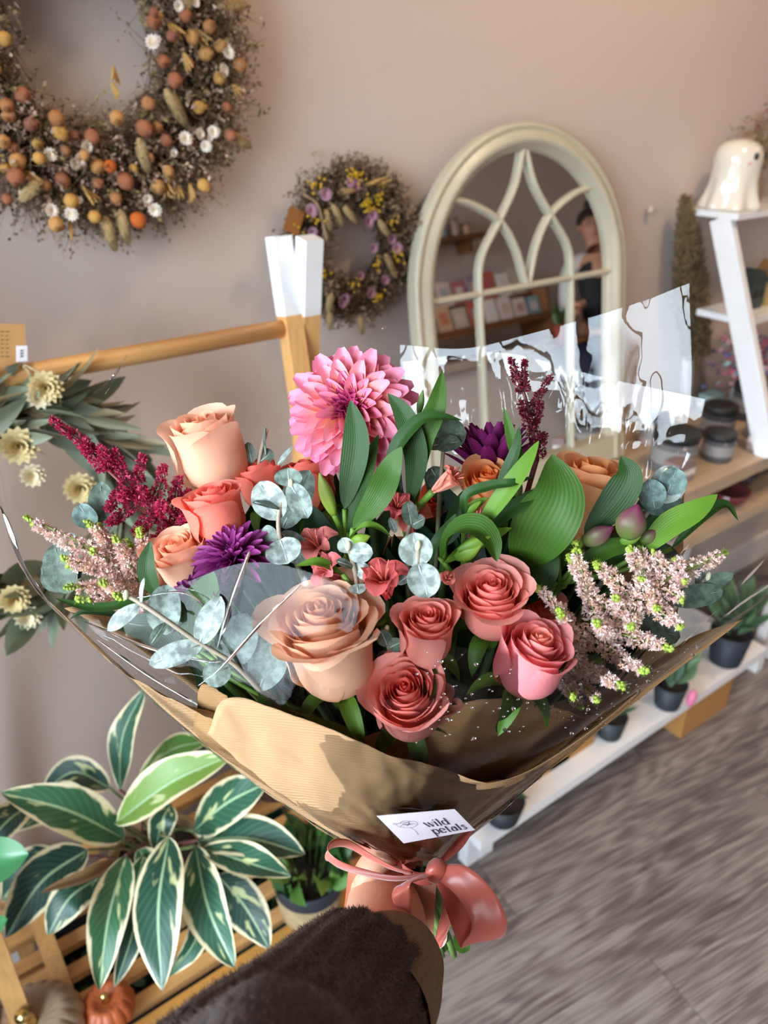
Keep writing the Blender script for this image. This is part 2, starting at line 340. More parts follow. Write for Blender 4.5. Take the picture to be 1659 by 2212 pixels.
core = M(); A_ = np.linspace(0, 2*math.pi, 48, endpoint=False)
def torus(c, r, rt, out, col):
    G = []
    for a in np.linspace(0, 2*math.pi, 49):
        G.append([torus_pt(c, r, rt*(1+.08*math.sin(7*a)), a, b, out) for b in np.linspace(0, 2*math.pi, 12, endpoint=False)])
    return M().grid(np.array(G), col, True)
torus(c1, r1, .042, .036, srgb('#3A2E22')).build('moss_ring', DRY, wr)
wreath_twigs(c1, r1, t1, 6500, .062, DK, .034, 3).build('twigs', DRY, wr, kind='stuff')
def ribbed(a, h): return 1+.09*np.abs(np.sin(a*3))
pods = []
for rr_, cc in (((.0105, .013), '#B98A56'), ((.010, .012), '#A8744C'), ((.011, .013), '#9A6248'), ((.0095, .011), '#BF9250'), ((.009, .010), '#8A5A48'), ((.012, .014), '#B9602A')):
    m = M().ball((0, 0, .006), rr_, (0, 0, 1), 18, 9, srgb(cc), ribbed); m.lathe([(.003, .016), (.0045, .021), (.001, .021)], (0, 0, 0), n=8, c=mix(srgb(cc), (0, 0, 0), .4)); pods.append(m.mesh('seed_pod', DRY))
tail = M().ball((0, 0, .012), (.006, .02), (0, 0, 1), 10, 9, srgb('#B89A6A')); tm = tail; nr.seed(1)
o_ = nr.normal(size=(500, 3)); o_ = nrm(o_)*np.array([.006, .006, .019])+np.array([0, 0, .012]); tail.shards(o_, o_+nrm(o_-np.array([0, 0, .0]))*.005+np.array([0, 0, .004]), .0004, srgb('#CDB487')); tail = tail.mesh('bunny_tail', DRY)
oatm = M()
for s in (-1, 0, 1): oatm.ball((s*.004, 0, .012), (.0022, .012), (s*.35, .1*s, 1), 6, 6, srgb('#B99358'))
oat = oatm.mesh('oat_spikelet', DRY)
def daisy(rad, n, layers, col, cc, name):
    m = M(); m.ball((0, 0, .001), (rad*.32, rad*.25), (0, 0, 1), 10, 6, cc)
    for l in range(layers):
        for i in range(n):
            a = 2*math.pi*(i+.5*l)/n; e = .25+.35*l; L_ = rad*(1-.12*l)
            d = V3(math.cos(a)*math.cos(e), math.sin(a)*math.cos(e), math.sin(e)); s = V3(-math.sin(a), math.cos(a), 0)*L_*.22
            m.add([d*.1*L_, d*.7*L_+s, d*L_+V3(0, 0, .12*L_), d*.7*L_-s], [(0, 1, 2, 3)], mix(col, cc, .05*l))
    return m.mesh(name, DRY)
wf = daisy(.011, 12, 3, srgb('#EFE6DC'), srgb('#D8C49A'), 'strawflower'); tiny = daisy(.006, 8, 2, srgb('#F2EAE4'), srgb('#E0D0B0'), 'strawflower')
def pin(c, px, py, out): p = PL(px, py, 1, Y1-out); return p
rnd.seed(11)
pl1 = [(335,40,0),(330,45,2),(412,75,0),(437,118,0),(408,135,1),(352,130,2),(315,220,1),(422,232,3),(487,228,2),(305,272,2),(338,275,1),(252,252,0),(470,170,3),(515,135,1),(196,290,2),(160,290,4),(125,280,3),(138,322,1),(82,308,3),(30,315,1),(8,305,0),(35,375,2),(40,345,0),(80,338,3),(130,382,2),(235,355,5),(210,355,0),(285,360,3),(362,365,0),(337,400,0),(320,335,1),(210,395,2),(265,385,2),(200,465,3),(293,470,5),(120,480,0),(15,225,1),(5,85,3),(435,395,3),(22,248,1),(65,265,4),(12,360,3),(118,250,1),(375,170,2),(495,290,2),(45,205,2),(412,300,4),(355,300,2),(180,330,0),(95,395,1),(60,420,2),(250,420,1),(150,430,3),(15,425,2),(330,25,4),(395,35,2),(450,60,1),(470,100,0),(365,80,4)]
for px, py, k in pl1:
    p = pin(c1, px, py, .085+rnd.uniform(-.008, .008)); ax = nrm(V3((p[0]-c1[0])*2+rnd.uniform(-.5, .5), -1, (p[2]-c1[2])*2-.3+rnd.uniform(-.5, .5)))
    place(pods[k], 'seed_pod', wr, p, ax, rnd.uniform(.55, .9), rnd.uniform(0, 6))
for i in range(34):                                   # the upper half of the ring, outside the frame
    a = R(rnd.uniform(35, 200)); rr_ = rnd.uniform(.11, .19); p = V3(c1[0]+rr_*math.cos(a), Y1-rnd.uniform(.072, .088), c1[2]+rr_*math.sin(a))
    if (p-CAM)@FW > 0 and -829 < (p-CAM)@RT/((p-CAM)@FW)*FPX < 829 and (p-CAM)@UP/((p-CAM)@FW)*FPX < 1120: continue
    place(pods[i % 6] if i % 5 else wf if False else pods[i % 5], 'seed_pod', wr, p, nrm(V3(math.cos(a), -1, math.sin(a))), rnd.uniform(.55, .9), rnd.uniform(0, 6))
for px, py in ((385,12),(330,92),(487,102),(492,115),(480,152),(400,300),(430,290),(445,315),(460,285),(158,355),(172,345),(110,455),(155,462),(318,428),(335,452),(108,335),(420,5),(185,315)):
    p = pin(c1, px, py, .092); place(wf, 'strawflower', wr, p, nrm(V3(rnd.uniform(-.6, .6), -1, rnd.uniform(-.4, .4))), rnd.uniform(.65, .95), rnd.uniform(0, 6))
for px, py in ((375,330),(170,432),(468,283),(452,298),(340,85)): place(tiny, 'strawflower', wr, pin(c1, px, py, .09), nrm(V3(rnd.uniform(-.6, .6), -1, 0)), 1)
for px, py, ax in ((365,205,(.4,-.3,-1)),(85,395,(-1,-.4,-.6)),(303,310,(0,-.4,-1)),(262,465,(0,-.3,-1)),(480,15,(1,-.2,.1)),(495,290,(.8,-.3,-.5)),(400,20,(.2,-.4,1)),(230,480,(.1,-.2,-1))):
    place(tail, 'bunny_tail', wr, pin(c1, px, py, .085), ax, rnd.uniform(.85, 1.1))
for px, py in ((355,385),(385,398),(410,395),(345,355),(175,400),(50,365),(500,180),(420,60),(360,45),(150,475),(140,440),(245,140),(240,175),(395,110)):
    place(oat, 'oat_spikelet', wr, pin(c1, px, py, .08), nrm(V3(rnd.uniform(-.3, .7), -.5, -1)), rnd.uniform(.8, 1.2), rnd.uniform(0, 3))
c2 = (.752, 1.15, 1.284); r2, t2 = .09, .034
ws = thing('dried_wreath', 'small pink, yellow and beige dried flower wreath hung on the wall beside the mirror', 'wreath', (c2[0], Y1, c2[2]), 'dried flower wreaths')
torus(c2, r2, .028, .026, srgb('#4A3A2E')).build('moss_ring', DRY, ws)
wreath_twigs(c2, r2, t2, 2600, .034, [srgb(x) for x in ('#7A6455', '#8A7263', '#6B5646', '#9A8468', '#5E5238')], .026, 9).build('twigs', DRY, ws, kind='stuff')
pinkd = daisy(.0125, 16, 3, srgb('#B98FA0'), srgb('#9A6474'), 'strawflower')
yel = M(); nr.seed(4)
for _ in range(16): yel.ball(nr.normal(size=3)*.0055, .0024, c=srgb('#C9A02C'), n=6, m=5)
yel = yel.mesh('yarrow', DRY)
for px, py in ((765,400),(703,420),(804,465),(795,478),(672,455),(675,500),(845,515),(858,535),(806,535),(778,595),(799,633),(743,645),(738,655),(830,605),(757,395)):
    place(pinkd, 'strawflower', ws, pin(c2, px, py, .058), nrm(V3(rnd.uniform(-.5, .3), -1, rnd.uniform(-.3, .3))), rnd.uniform(.65, .95), rnd.uniform(0, 6))
for px, py in ((766,378),(760,382),(683,400),(822,420),(818,435),(790,440),(850,480),(815,570),(767,615),(818,640),(680,470),(695,590),(860,555),(775,383),(800,445),(640,495)):
    place(yel, 'yarrow', ws, pin(c2, px, py, .06), nrm(V3(0, -1, .1)), rnd.uniform(.7, 1.1), rnd.uniform(0, 6))
for px, py, ax in ((835,555,(.3,-.4,-1)),(842,570,(.3,-.4,-1)),(712,680,(-.2,-.3,-1)),(778,690,(0,-.3,-1)),(735,415,(1,-.4,.1)),(820,480,(.3,-.5,-.8)),(745,450,(.5,-.4,-.8)),(705,460,(0,-.4,-1)),(722,450,(.3,-.4,-1)),(715,640,(-.5,-.3,-1))):
    place(tail, 'bunny_tail', ws, pin(c2, px, py, .058), ax, rnd.uniform(.6, .9))
for px, py in ((800,395),(812,400),(790,400)): place(oat, 'oat_spikelet', ws, pin(c2, px, py, .058), (0.3, -1, .3), 1.2)
M().box((-.014, -.001, -.018), (.014, .001, .018), srgb('#8A5526'), mat=(np.array([[.9, 0, .4], [0, 1, 0], [-.4, 0, .9]]), pin(c2, 635, 477, .065))).build('paper_tag', ATTR, ws, False, label='brown kraft tag')
M().tube(crom([pin(c2, 655, 420, .06), pin(c2, 685, 440, .065), pin(c2, 697, 480, .065), pin(c2, 708, 525, .06)], 10), [.0015]*6+[.002, .003, .004, .002], 6, srgb('#A88C6E')).build('grass_stalk', DRY, ws)
# ---------------------------------------------------------------- arched mirror, leaning on the wall
TH = R(9); MT = V3(0, 1.12, 1.46); MN = V3(0, -math.cos(TH), math.sin(TH)); MU = V3(0, math.sin(TH), math.cos(TH)); MS = V3(1, 0, 0)
def MP(s, t, h=0): return MT+MS*(1.128+s)+MU*t+MN*h
CREAM = mat('aged_cream_paint', srgb('#BFB6A0'), .38, noise=(30, .12, .3))
mr = thing('arched_mirror', 'cream arched window-style mirror with curved tracery bars leaning on the wall', 'mirror', MP(0, -.70))
RO = .285; pth = [(-RO, -.70)]+[(-RO, t) for t in np.linspace(-.6, -RO, 8)]
pth += [(-RO*math.cos(a), -RO+RO*math.sin(a)) for a in np.linspace(0.05, math.pi-.05, 44)]+[(RO, t) for t in np.linspace(-RO, -.6, 8)]+[(RO, -.70)]
pth = np.array(pth); tg = nrm(np.gradient(pth, axis=0)); inn = np.stack([tg[:, 1], -tg[:, 0]], 1)
prof = [(0, -.005), (0, .014), (.003, .02), (.009, .021), (.012, .017), (.016, .018), (.024, .026), (.032, .026), (.038, .02), (.041, .013), (.047, .012), (.048, .001)]
G = [[MP(*(p+i_*o), h) for o, h in prof] for p, i_ in zip(pth, inn)]
M().grid(np.array(G)).build('frame', CREAM, mr)
M().box((1.128-RO, 0, 0), (1.128+RO, 1, 1)) if False else None
m = M(); m.add([MP(-RO, -.70, -.004), MP(RO, -.70, -.004), MP(RO, -.70, .022), MP(-RO, -.70, .022), MP(-RO, -.645, -.004), MP(RO, -.645, -.004), MP(RO, -.645, .022), MP(-RO, -.645, .022)], [(3,2,1,0),(4,5,6,7),(0,1,5,4),(1,2,6,5),(2,3,7,6),(3,0,4,7)])
m.build('bottom_rail', CREAM, mr, False)
gi = [MP(p[0]+i_[0]*.03, p[1]+i_[1]*.03, .003) for p, i_ in zip(pth, inn)]; bi = [MP(p[0]+i_[0]*.01, p[1]+i_[1]*.01, -.004) for p, i_ in zip(pth, inn)]
m = M().add(gi, [tuple(range(len(gi)))]); m.build('glass', mat('mirror_glass', (.86, .85, .83), .0, 1.0), mr, False)
m = M().add(bi, [tuple(range(len(bi)))]); m.build('backing_board', mat('backing_board', srgb('#6B5A48'), .8, noise=(20, .1)), mr, False)
def tracery(pts, w=.0115):
    P = crom(pts, 26) if len(pts) > 2 else np.array(pts, float); t = nrm(np.gradient(P, axis=0)); nn = np.stack([t[:, 1], -t[:, 0]], 1)
    G = [[MP(*(p+q*o), h) for o, h in ((-w/2, .003), (-w/2, .009), (-w*.3, .012), (0, .0145), (w*.3, .012), (w/2, .009), (w/2, .003))] for p, q in zip(P, nn)]
    return M().grid(np.array(G))
for s in (-1, 1):
    tracery([(s*.125, -.65), (s*.125, -.40), (s*.125, -.29), (s*.117, -.225), (s*.068, -.163), (s*.025, -.105), (s*.004, -.045)]).build('tracery_bar', CREAM, mr)
    tracery([(s*.205, -.118), (s*.14, -.128), (s*.068, -.163), (s*.028, -.215), (s*.003, -.285)]).build('tracery_bar', CREAM, mr)
for t in (-.287,): tracery([(-.245, t), (.245, t)], .012).build('cross_bar', CREAM, mr)
# ---------------------------------------------------------------- table under the mirror
tb = thing('display_table', 'white-legged display table with pale wooden top under the mirror', 'table', (1.6, .97, 0))
PALE = mat('pale_oak', srgb('#B79F86'), .5, noise=(8, .15), stretch=(1, 12, 12))
M().box((.80, .80, .725), (2.6, 1.13, .757)).build('tabletop', PALE, tb, False)
M().box((.80, .80, .60), (2.6, 1.13, .625)).build('lower_shelf', PALE, tb, False)
M().box((.80, .752, .113), (1.885, 1.13, .14)).build('bottom_shelf', WHITEP, tb, False)
for x, y in ((.83, .815), (1.955, .80), (2.05, .80), (.83, 1.1), (1.955, 1.1), (2.57, .815)): M().box((x-.017, y-.014, 0), (x+.017, y+.014, .725 if x != 2.05 else .6)).build('leg', WHITEP, tb, False)
for x in (.87, 1.80): M().box((x-.02, .80, 0), (x+.02, 1.10, .113)).build('foot', WHITEP, tb, False)
# ---------------------------------------------------------------- white ladder shelf
ls = thing('ladder_shelf', 'white ladder shelf standing at the right edge beside the mirror', 'shelf', (1.9, .98, .757))
for x in (1.70, 2.36):
    M().bar((x, 1.035, 1.262), (x, .80, .757), .05, .018, (1, 0, 0)).build('leg', WHITEP, ls, False)
    M().bar((x+.03, 1.13, 1.262), (x+.16, 1.13, .757), .018, .022, (1, 0, 0)).build('rear_leg', WHITEP, ls, False)
M().box((1.69, .99, 1.262), (2.42, 1.14, 1.275)).build('shelf_board', WHITEP, ls, False)
M().box((1.72, .93, 1.035), (2.42, 1.065, 1.05)).build('shelf_board', WHITEP, ls, False)
# ghost ornament
gp = V3(1.765, 1.062, 1.275); gh = thing('ghost_ornament', 'glossy white ceramic ghost ornament with black eye on top of the white shelf', 'ornament', gp)
def gfn(a, h):
    k = max(0, 1-h/.075); return 1+.13*k*np.sin(a*7+.5)
GS = .97
M().lathe([(r*GS, h*GS) for r, h in [(.058, 0), (.068, .002), (.065, .012), (.057, .035), (.053, .06), (.0535, .085), (.0545, .105), (.053, .120), (.046, .134), (.034, .143), (.018, .148), (.0005, .150)]], gp, (0, 0, 1), 48, fn=gfn).build('body', mat('glazed_ceramic', srgb('#D9CFC0'), .12, coat=.6), gh)
fa = V3(.12, -.99, 0)
for s in (-.42, .42):
    d = V3(fa[0]*math.cos(s)-fa[1]*math.sin(s), fa[0]*math.sin(s)+fa[1]*math.cos(s), 0)
    M().ball(gp+d*.0545*GS+V3(0, 0, .112), (.0055, .0075), (0, 0, 1), 10, 8, srgb('#1A1A18')).build('eye', GLOSS, gh)
    M().ball(gp+V3(d[0]*math.cos(s*.6)-d[1]*math.sin(s*.6), d[0]*math.sin(s*.6)+d[1]*math.cos(s*.6), 0)*.0535*GS+V3(0, 0, .098), (.0045, .003), (0, 0, 1), 10, 8, srgb('#D98A86')).build('cheek', GLOSS, gh)
# dried plume leaning on the wall
bt = V3(1.652, 1.115, 1.30); hb = thing('dried_plume', 'tall brown dried grass plume leaning against the wall left of the white shelf', 'dried flowers', (1.90, 1.10, .757))
nr.seed(21); n = 4200; t = nr.uniform(0, 1, n)**.8; a = nr.uniform(0, 6.28, n); rr = (.016+.05*np.sin(np.clip(t*1.1, 0, 1)*math.pi*.7))*np.sqrt(nr.uniform(0, 1, n))
P = np.stack([bt[0]+.17*t+rr*np.cos(a), bt[1]-.01+rr*.45*np.sin(a), bt[2]-.40*t], 1); D = nrm(nr.normal(size=(n, 3))*.5+np.array([-.3, 0, 1.0]))
cc = np.array([srgb('#6B5A42'), srgb('#7D6A4E'), srgb('#8C7856')])[nr.randint(0, 3, n)]
E_ = P+D*.018; E_[:, 1] = np.minimum(E_[:, 1], Y1-.004); P[:, 1] = np.minimum(P[:, 1], Y1-.006)
m = M().shards(P, E_, .0016, cc)
m.build('grass_heads', DRY, hb, kind='stuff')
m = M()
for i in range(9): m.tube([V3(1.90+.006*i-.03, 1.10, .757), bt+V3(.16+rnd.uniform(-.02, .02), -.01, -.35)], .0014, 5, srgb('#6B5A42'))
m.build('stems', DRY, hb, kind='stuff')
# knob on wall
kp = PL(1406, 455, 1, Y1-.012); M().lathe([(.004, -.012), (.005, -.006), (.009, -.004), (.009, .002), (.005, .005)], kp, (0, -1, 0), 16).build('wall_hook', WALL, None, org=kp, label='small painted knob on the wall right of the mirror', category='hook')
# dried flowers / bottles behind the ghost on the shelf
dv = V3(1.90, 1.09, 1.275); vz = thing('dried_posy', 'beige dried posy in a small jar standing behind the white ghost', 'dried flowers', dv)
M().lathe([(.02, 0), (.024, .01), (.024, .05), (.014, .06), (.016, .07)], dv, n=20, c=srgb('#8A7A66')).build('jar', ATTR, vz)
nr.seed(3); n = 900; D = nrm(nr.normal(size=(n, 3))*[1, .6, .6]+[0, 0, 1.4]); P = dv+V3(0, 0, .07)+D*nr.uniform(.01, .13, (n, 1)); P[:, 1] = np.minimum(P[:, 1], 1.13)
m = M().shards(np.broadcast_to(dv+V3(0, 0, .06), (60, 3)), P[:60], .0007, srgb('#7D6A4E')); m.flakes(P, nrm(nr.normal(size=(n, 3))), .008, .003, cc[:n]*1.3); m.build('dried_heads', DRY, vz, kind='stuff')
def spray(name, label, p, cols, r, h, seed, potc, cat='dried flowers', pr=.03, ph=.07):
    t_ = thing(name, label, cat, p); nr.seed(seed); n = 500
    M().lathe([(pr*.8, 0), (pr, .005), (pr, ph*.7), (pr*.6, ph*.9), (pr*.65, ph)], p, n=20, c=potc).build('vase', GLOSS, t_)
    D = nrm(nr.normal(size=(n, 3))*[.7, .5, .5]+[0, 0, 1.2]); P = p+V3(0, 0, ph)+D*nr.uniform(.3, 1, (n, 1))*h; P[:, 1] = np.minimum(P[:, 1], 1.12)
    m = M().shards(np.broadcast_to(p+V3(0, 0, ph-.01), (60, 3)), P[:60], .0008, srgb('#5E5238'))
    m.flakes(P, nrm(nr.normal(size=(n, 3))), r, r*.4, np.array([srgb(x) for x in cols])[nr.randint(0, len(cols), n)]); m.build('dried_heads', DRY, t_, kind='stuff')
spray('dried_posy', 'dark red dried posy in a brown vase at the far right of the top shelf', V3(2.01, 1.05, 1.275), ['#A03048', '#C04860', '#7A2838', '#B8849A'], .016, .16, 5, srgb('#5A4A30'), ph=.12)
# little wooden houses on the second shelf
for i, (x, hh, cw, cr_, lb) in enumerate(((1.83, .062, '#3E4A48', '#2E3634', 'dark green toy house at the left of the second white shelf'), (1.90, .075, '#B89A62', '#7A5A34', 'tan wooden toy house beside the dark green one'), (1.98, .07, '#8A6A44', '#5A4028', 'brown wooden toy house right of the tan one'))):
    p = V3(x, 1.0, 1.05); t_ = thing('toy_house', lb, 'ornament', p, 'little houses on the shelf')
    M().box(p-[.026, .02, 0], p+[.026, .02, hh], srgb(cw)).build('wall', ATTR, t_, False)
    M().add([p+V3(a_, b_, c_) for a_, b_, c_ in ((-.03, -.024, hh), (.03, -.024, hh), (0, -.024, hh+.03), (-.03, .024, hh), (.03, .024, hh), (0, .024, hh+.03))], [(0, 1, 2), (5, 4, 3), (0, 3, 4, 1), (1, 4, 5, 2), (2, 5, 3, 0)], srgb(cr_)).build('roof', ATTR, t_, False)
    for dx in (-.012, .012): M().box(p+[dx-.006, -.022, hh*.45], p+[dx+.006, -.0195, hh*.75], srgb('#241C16')).build('window', ATTR, t_, False)
# jars, tins and trinkets on the table
rnd.seed(3)
def tin(x, y, z, r, h, col, lid, name, lb, grp='candle tins and jars on the table'):
    p = V3(x, y, z); t_ = thing(name, lb, 'jar', p, grp)
    M().lathe([(r*.94, 0), (r, .004), (r, h*.8), (r*.98, h*.8)], p, n=24, c=srgb(col)).build('body', GLOSS, t_)
    M().lathe([(r*1.02, h*.8), (r*1.02, h), (r*.95, h+.003)], p, n=24, c=srgb(lid)).build('lid', ATTR, t_)
    M().lathe([(r*1.005, h*.25), (r*1.005, h*.62)], p, n=24, c=srgb('#8E8A88'), cap=False).build('paper_label', ATTR, t_)
for a in ((1.47,.90,.05,.09,'#6A686A','#1C1C1E','black-lidded grey candle tin nearest the film on the table'),(1.60,.87,.036,.065,'#55555A','#222226','small grey tin in front of the white ladder leg'),(1.72,.95,.04,.08,'#3A3A40','#141416','dark tin behind the white ladder leg'),(1.80,.88,.036,.075,'#8A8A8E','#2A2A2C','silver tin at the right edge of the table'),(1.56,1.02,.034,.07,'#B7A6A0','#3A3A3E','pale pink tin at the back of the table'),(1.90,.98,.04,.09,'#4A4A50','#1A1A1C','tall charcoal tin at the far right of the table')):
    tin(a[0], a[1], .757, a[2], a[3], a[4], a[5], 'candle_tin', a[6])
for i, (x, y, c_, lb) in enumerate(((1.66,1.05,'#9A7A78','dusty pink soap packet at the back of the table'),(1.74,.84,'#A89690','beige soap packet at the front edge of the table'),(1.42,.85,'#8A7474','mauve soap packet behind the clear film'),(1.86,1.06,'#9DB8B4','pale green packet by the rear shelf leg'))):
    p = V3(x, y, .757); t_ = thing('soap_packet', lb, 'packet', p, 'small packets on the table')
    M().box(p-[.03, .02, 0], p+[.03, .02, .05], srgb(c_)).build('packet', ATTR, t_, False); M().box(p+[-.031, -.021, .018], p+[.031, .021, .032], srgb('#E0D6D0')).build('paper_band', ATTR, t_, False)
for i, (x, y, z, c_, lb) in enumerate(((1.66,.85,.625,'#5E1F28','dark red bowl on the lower table shelf'),(1.78,.9,.625,'#4A3A44','dark purple bowl on the lower table shelf'),(1.53,.88,.625,'#6E5A5E','mauve bowl on the lower table shelf'))):
    p = V3(x, y, z); M().lathe([(.02, 0), (.035, .01), (.05, .04), (.047, .041), (.03, .014), (.001, .008)], p, n=28, c=srgb(c_)).build('bowl', GLOSS, None, org=p, label=lb, category='bowl', group='bowls under the tabletop')
spray('dried_posy', 'pink and teal dried posy in a small vase at the back of the table', V3(1.95, 1.03, .757), ['#B85A6A', '#9DB8B4', '#C8949A', '#6F6A94'], .018, .14, 8, srgb('#AAA6A0'))
# potted plants on the bottom shelf
def potplant(px, py, r, h, col, leafc, nl, L, lb, name='potted_plant', z=.14, lw=.012, seed=1, up=.9, rim=None, catm=ATTR):
    p = PL(px, py, 2, z) if py is not None else px; p = np.array(p); t_ = thing(name, lb, 'plant', p, 'potted plants on the low white shelf' if z < .2 else None)
    M().lathe([(r*.75, 0), (r, h), (r*.93, h), (r*.9, h*.85)], p, n=28, c=srgb(col), cap=False).build('pot', catm, t_)
    M().lathe([(r*.91, 0), (r*.001, .002)], p+V3(0, 0, h*.85), n=20, cap=False).build('soil', SOIL, t_)
    rn = random.Random(seed)
    ms = [leafmesh(L*k, lw*k, srgb(leafc[i % len(leafc)]), col2=mix(srgb(leafc[i % len(leafc)]), (.5, .6, .4), .15), bend=.25).mesh('leaf', ATTRT) for i, k in enumerate((1, .85, .7))]
    for i in range(nl):
        a = rn.uniform(0, 6.28); e = rn.uniform(.15, up); d = V3(math.cos(a)*e, math.sin(a)*e, 1); q = p+V3(math.cos(a)*r*.4*rn.random(), math.sin(a)*r*.4*rn.random(), h*.85+rn.uniform(0, L*.5))
        place(ms[i % 3], 'leaf', t_, q, d, rn.uniform(.7, 1.1), rn.uniform(0, 6))
    return t_
potplant(1565, 1425, .055, .10, '#1E2430', ['#3C5A38', '#4A6A40', '#2E4A34'], 60, .13, 'leafy green plant in a navy pot at the right end of the low shelf', seed=2, lw=.03)
potplant(1440, 1520, .042, .07, '#20262C', ['#3E5A44', '#55704E'], 30, .10, 'green plant in a black pot beside the navy one', seed=3, lw=.03)
potplant(1315, 1585, .038, .06, '#22282C', ['#49603E', '#3A5038'], 26, .09, 'small green plant in a black pot half hidden by the wrapping', seed=4, lw=.02)
potplant(1085, 1765, .045, .055, '#1B1E22', ['#3A5038'], 24, .07, 'low plant in a black pot near the left end of the low shelf', seed=5, lw=.02)
kp = PL(1448, 1505, 2, .14)-V3(0, .02, 0); M().ball(kp+V3(.0, -.035, .035), (.012, .025), (0.2, 0, 1), 14, 10, srgb('#C86A8A')).build('pink_bloom', ATTR, None, org=kp, label='pink bloom leaning over the rim of the black pot', category='flower')
def kbox(lo, hi, lb):
    c = V3((lo[0]+hi[0])/2, (lo[1]+hi[1])/2, lo[2]); t_ = thing('cardboard_box', lb, 'box', c, 'kraft boxes by the low shelf')
    M().box(lo, hi).build('carton', KRAFTB, t_, False); xm = (lo[1]+hi[1])/2; M().box((lo[0]+.001, xm-.012, hi[2]), (hi[0]-.001, xm+.012, hi[2]+.0006), srgb('#C9A26A')).build('tape', ATTR, t_, False)
b1 = PL(1505, 1565, 1, .755); kbox((b1[0]-.065, .757, 0), (b1[0]+.145, .95, .108), 'kraft cardboard box on the floor under the right end of the white shelf')
b2 = PL(1240, 1660, 1, .80); kbox((b2[0]-.09, .80, .14), (b2[0]+.06, .96, .20), 'long kraft box on the white shelf just right of the wrapping')
kbox((.98, .80, .14), (1.12, .95, .19), 'kraft box on the white shelf directly behind the paper cone')
# ---------------------------------------------------------------- bamboo rack with rail and slatted shelf
XL, XR = -.035, .545
rk = thing('bamboo_rack', 'bamboo clothes rack with white-tipped crossed posts, a round rail and a slatted shelf', 'rack', ((XL+XR)/2, .93, 0))
M().tube([(XL-.01, .95, 1.215), (XR, .95, 1.215)], .0125, 16).build('rail', WOOD, rk)
for x in (XL, XR):
    for s in (-1, 1):                       # crossed square posts
        foot = V3(x+s*.0137, .93+s*.19, 0); top = V3(x+s*.0137, .95-s*.018, 1.335)
        k = (1.232-0)/(1.335-0); q = foot+(top-foot)*k
        p_ = M().bar(foot, q, .027, .027, (1, 0, 0)).build('post', WOODV, rk, False)
        M().bar(q, top, .0272, .0272, (1, 0, 0)).build('white_tip', WHITEP, p_, False, label='white painted post tip')
    M().bar((x+.047, .735, .30), (x+.047, 1.12, .30), .026, .026, (0, 0, 1)).build('side_rail', WOODV, rk, False)
    M().bar((x+.047, .74, .12), (x+.047, 1.10, .12), .024, .024, (0, 0, 1)).build('side_rail', WOODV, rk, False)
M().box((XL-.02, .700, .262), (XR+.02, .742, .287)).build('front_board', mat('amber_wood', srgb('#C98F45'), .4, noise=(6, .2), stretch=(1, 14, 14)), rk, False, label='wide amber front board of the slatted shelf')
for y in (.772, .826, .880, .934, .988, 1.042, 1.096):
    M().box((XL-.01, y-.012, .268), (XR+.01, y+.012, .282)).build('slat', WOOD, rk, False)
for y in (.76, .83, .90, .97, 1.04): M().box((XL-.01, y-.012, .09), (XR+.01, y+.012, .104)).build('slat', WOOD, rk, False)
# dark crates below the slats
for i, (x, c_, lb) in enumerate(((.12, '#1C1E22', 'black crate on the floor under the left half of the slats'), (.38, '#12352F', 'dark green crate on the floor under the right half of the slats'))):
    t_ = thing('storage_crate', lb, 'crate', (x, .92, .104)); m = M(); p = V3(x, .92, .104); a_ = .11; h = .09
    m.box(p-[a_, .12, 0], p+[a_, .12, .006], srgb(c_))
    for lo, hi in (((-a_, -.12, 0), (a_, -.114, h)), ((-a_, .114, 0), (a_, .12, h)), ((-a_, -.12, 0), (-a_+.006, .12, h)), ((a_-.006, -.12, 0), (a_, .12, h))): m.box(p+lo, p+hi, srgb(c_))
    m.build('tray', ATTR, t_, False)
    nr.seed(i); k = 260; P = p+np.stack([nr.uniform(-.1, .1, k), nr.uniform(-.11, .11, k), nr.uniform(.01, .06, k)], 1)
    M().flakes(P, nrm(nr.normal(size=(k, 3))+[0, 0, .6]), .03, .01, np.array([srgb('#2A3A2A'), srgb('#3A3028'), srgb('#4A5A3A')])[nr.randint(0, 3, k)]).build('moss', DRY, t_, kind='stuff')
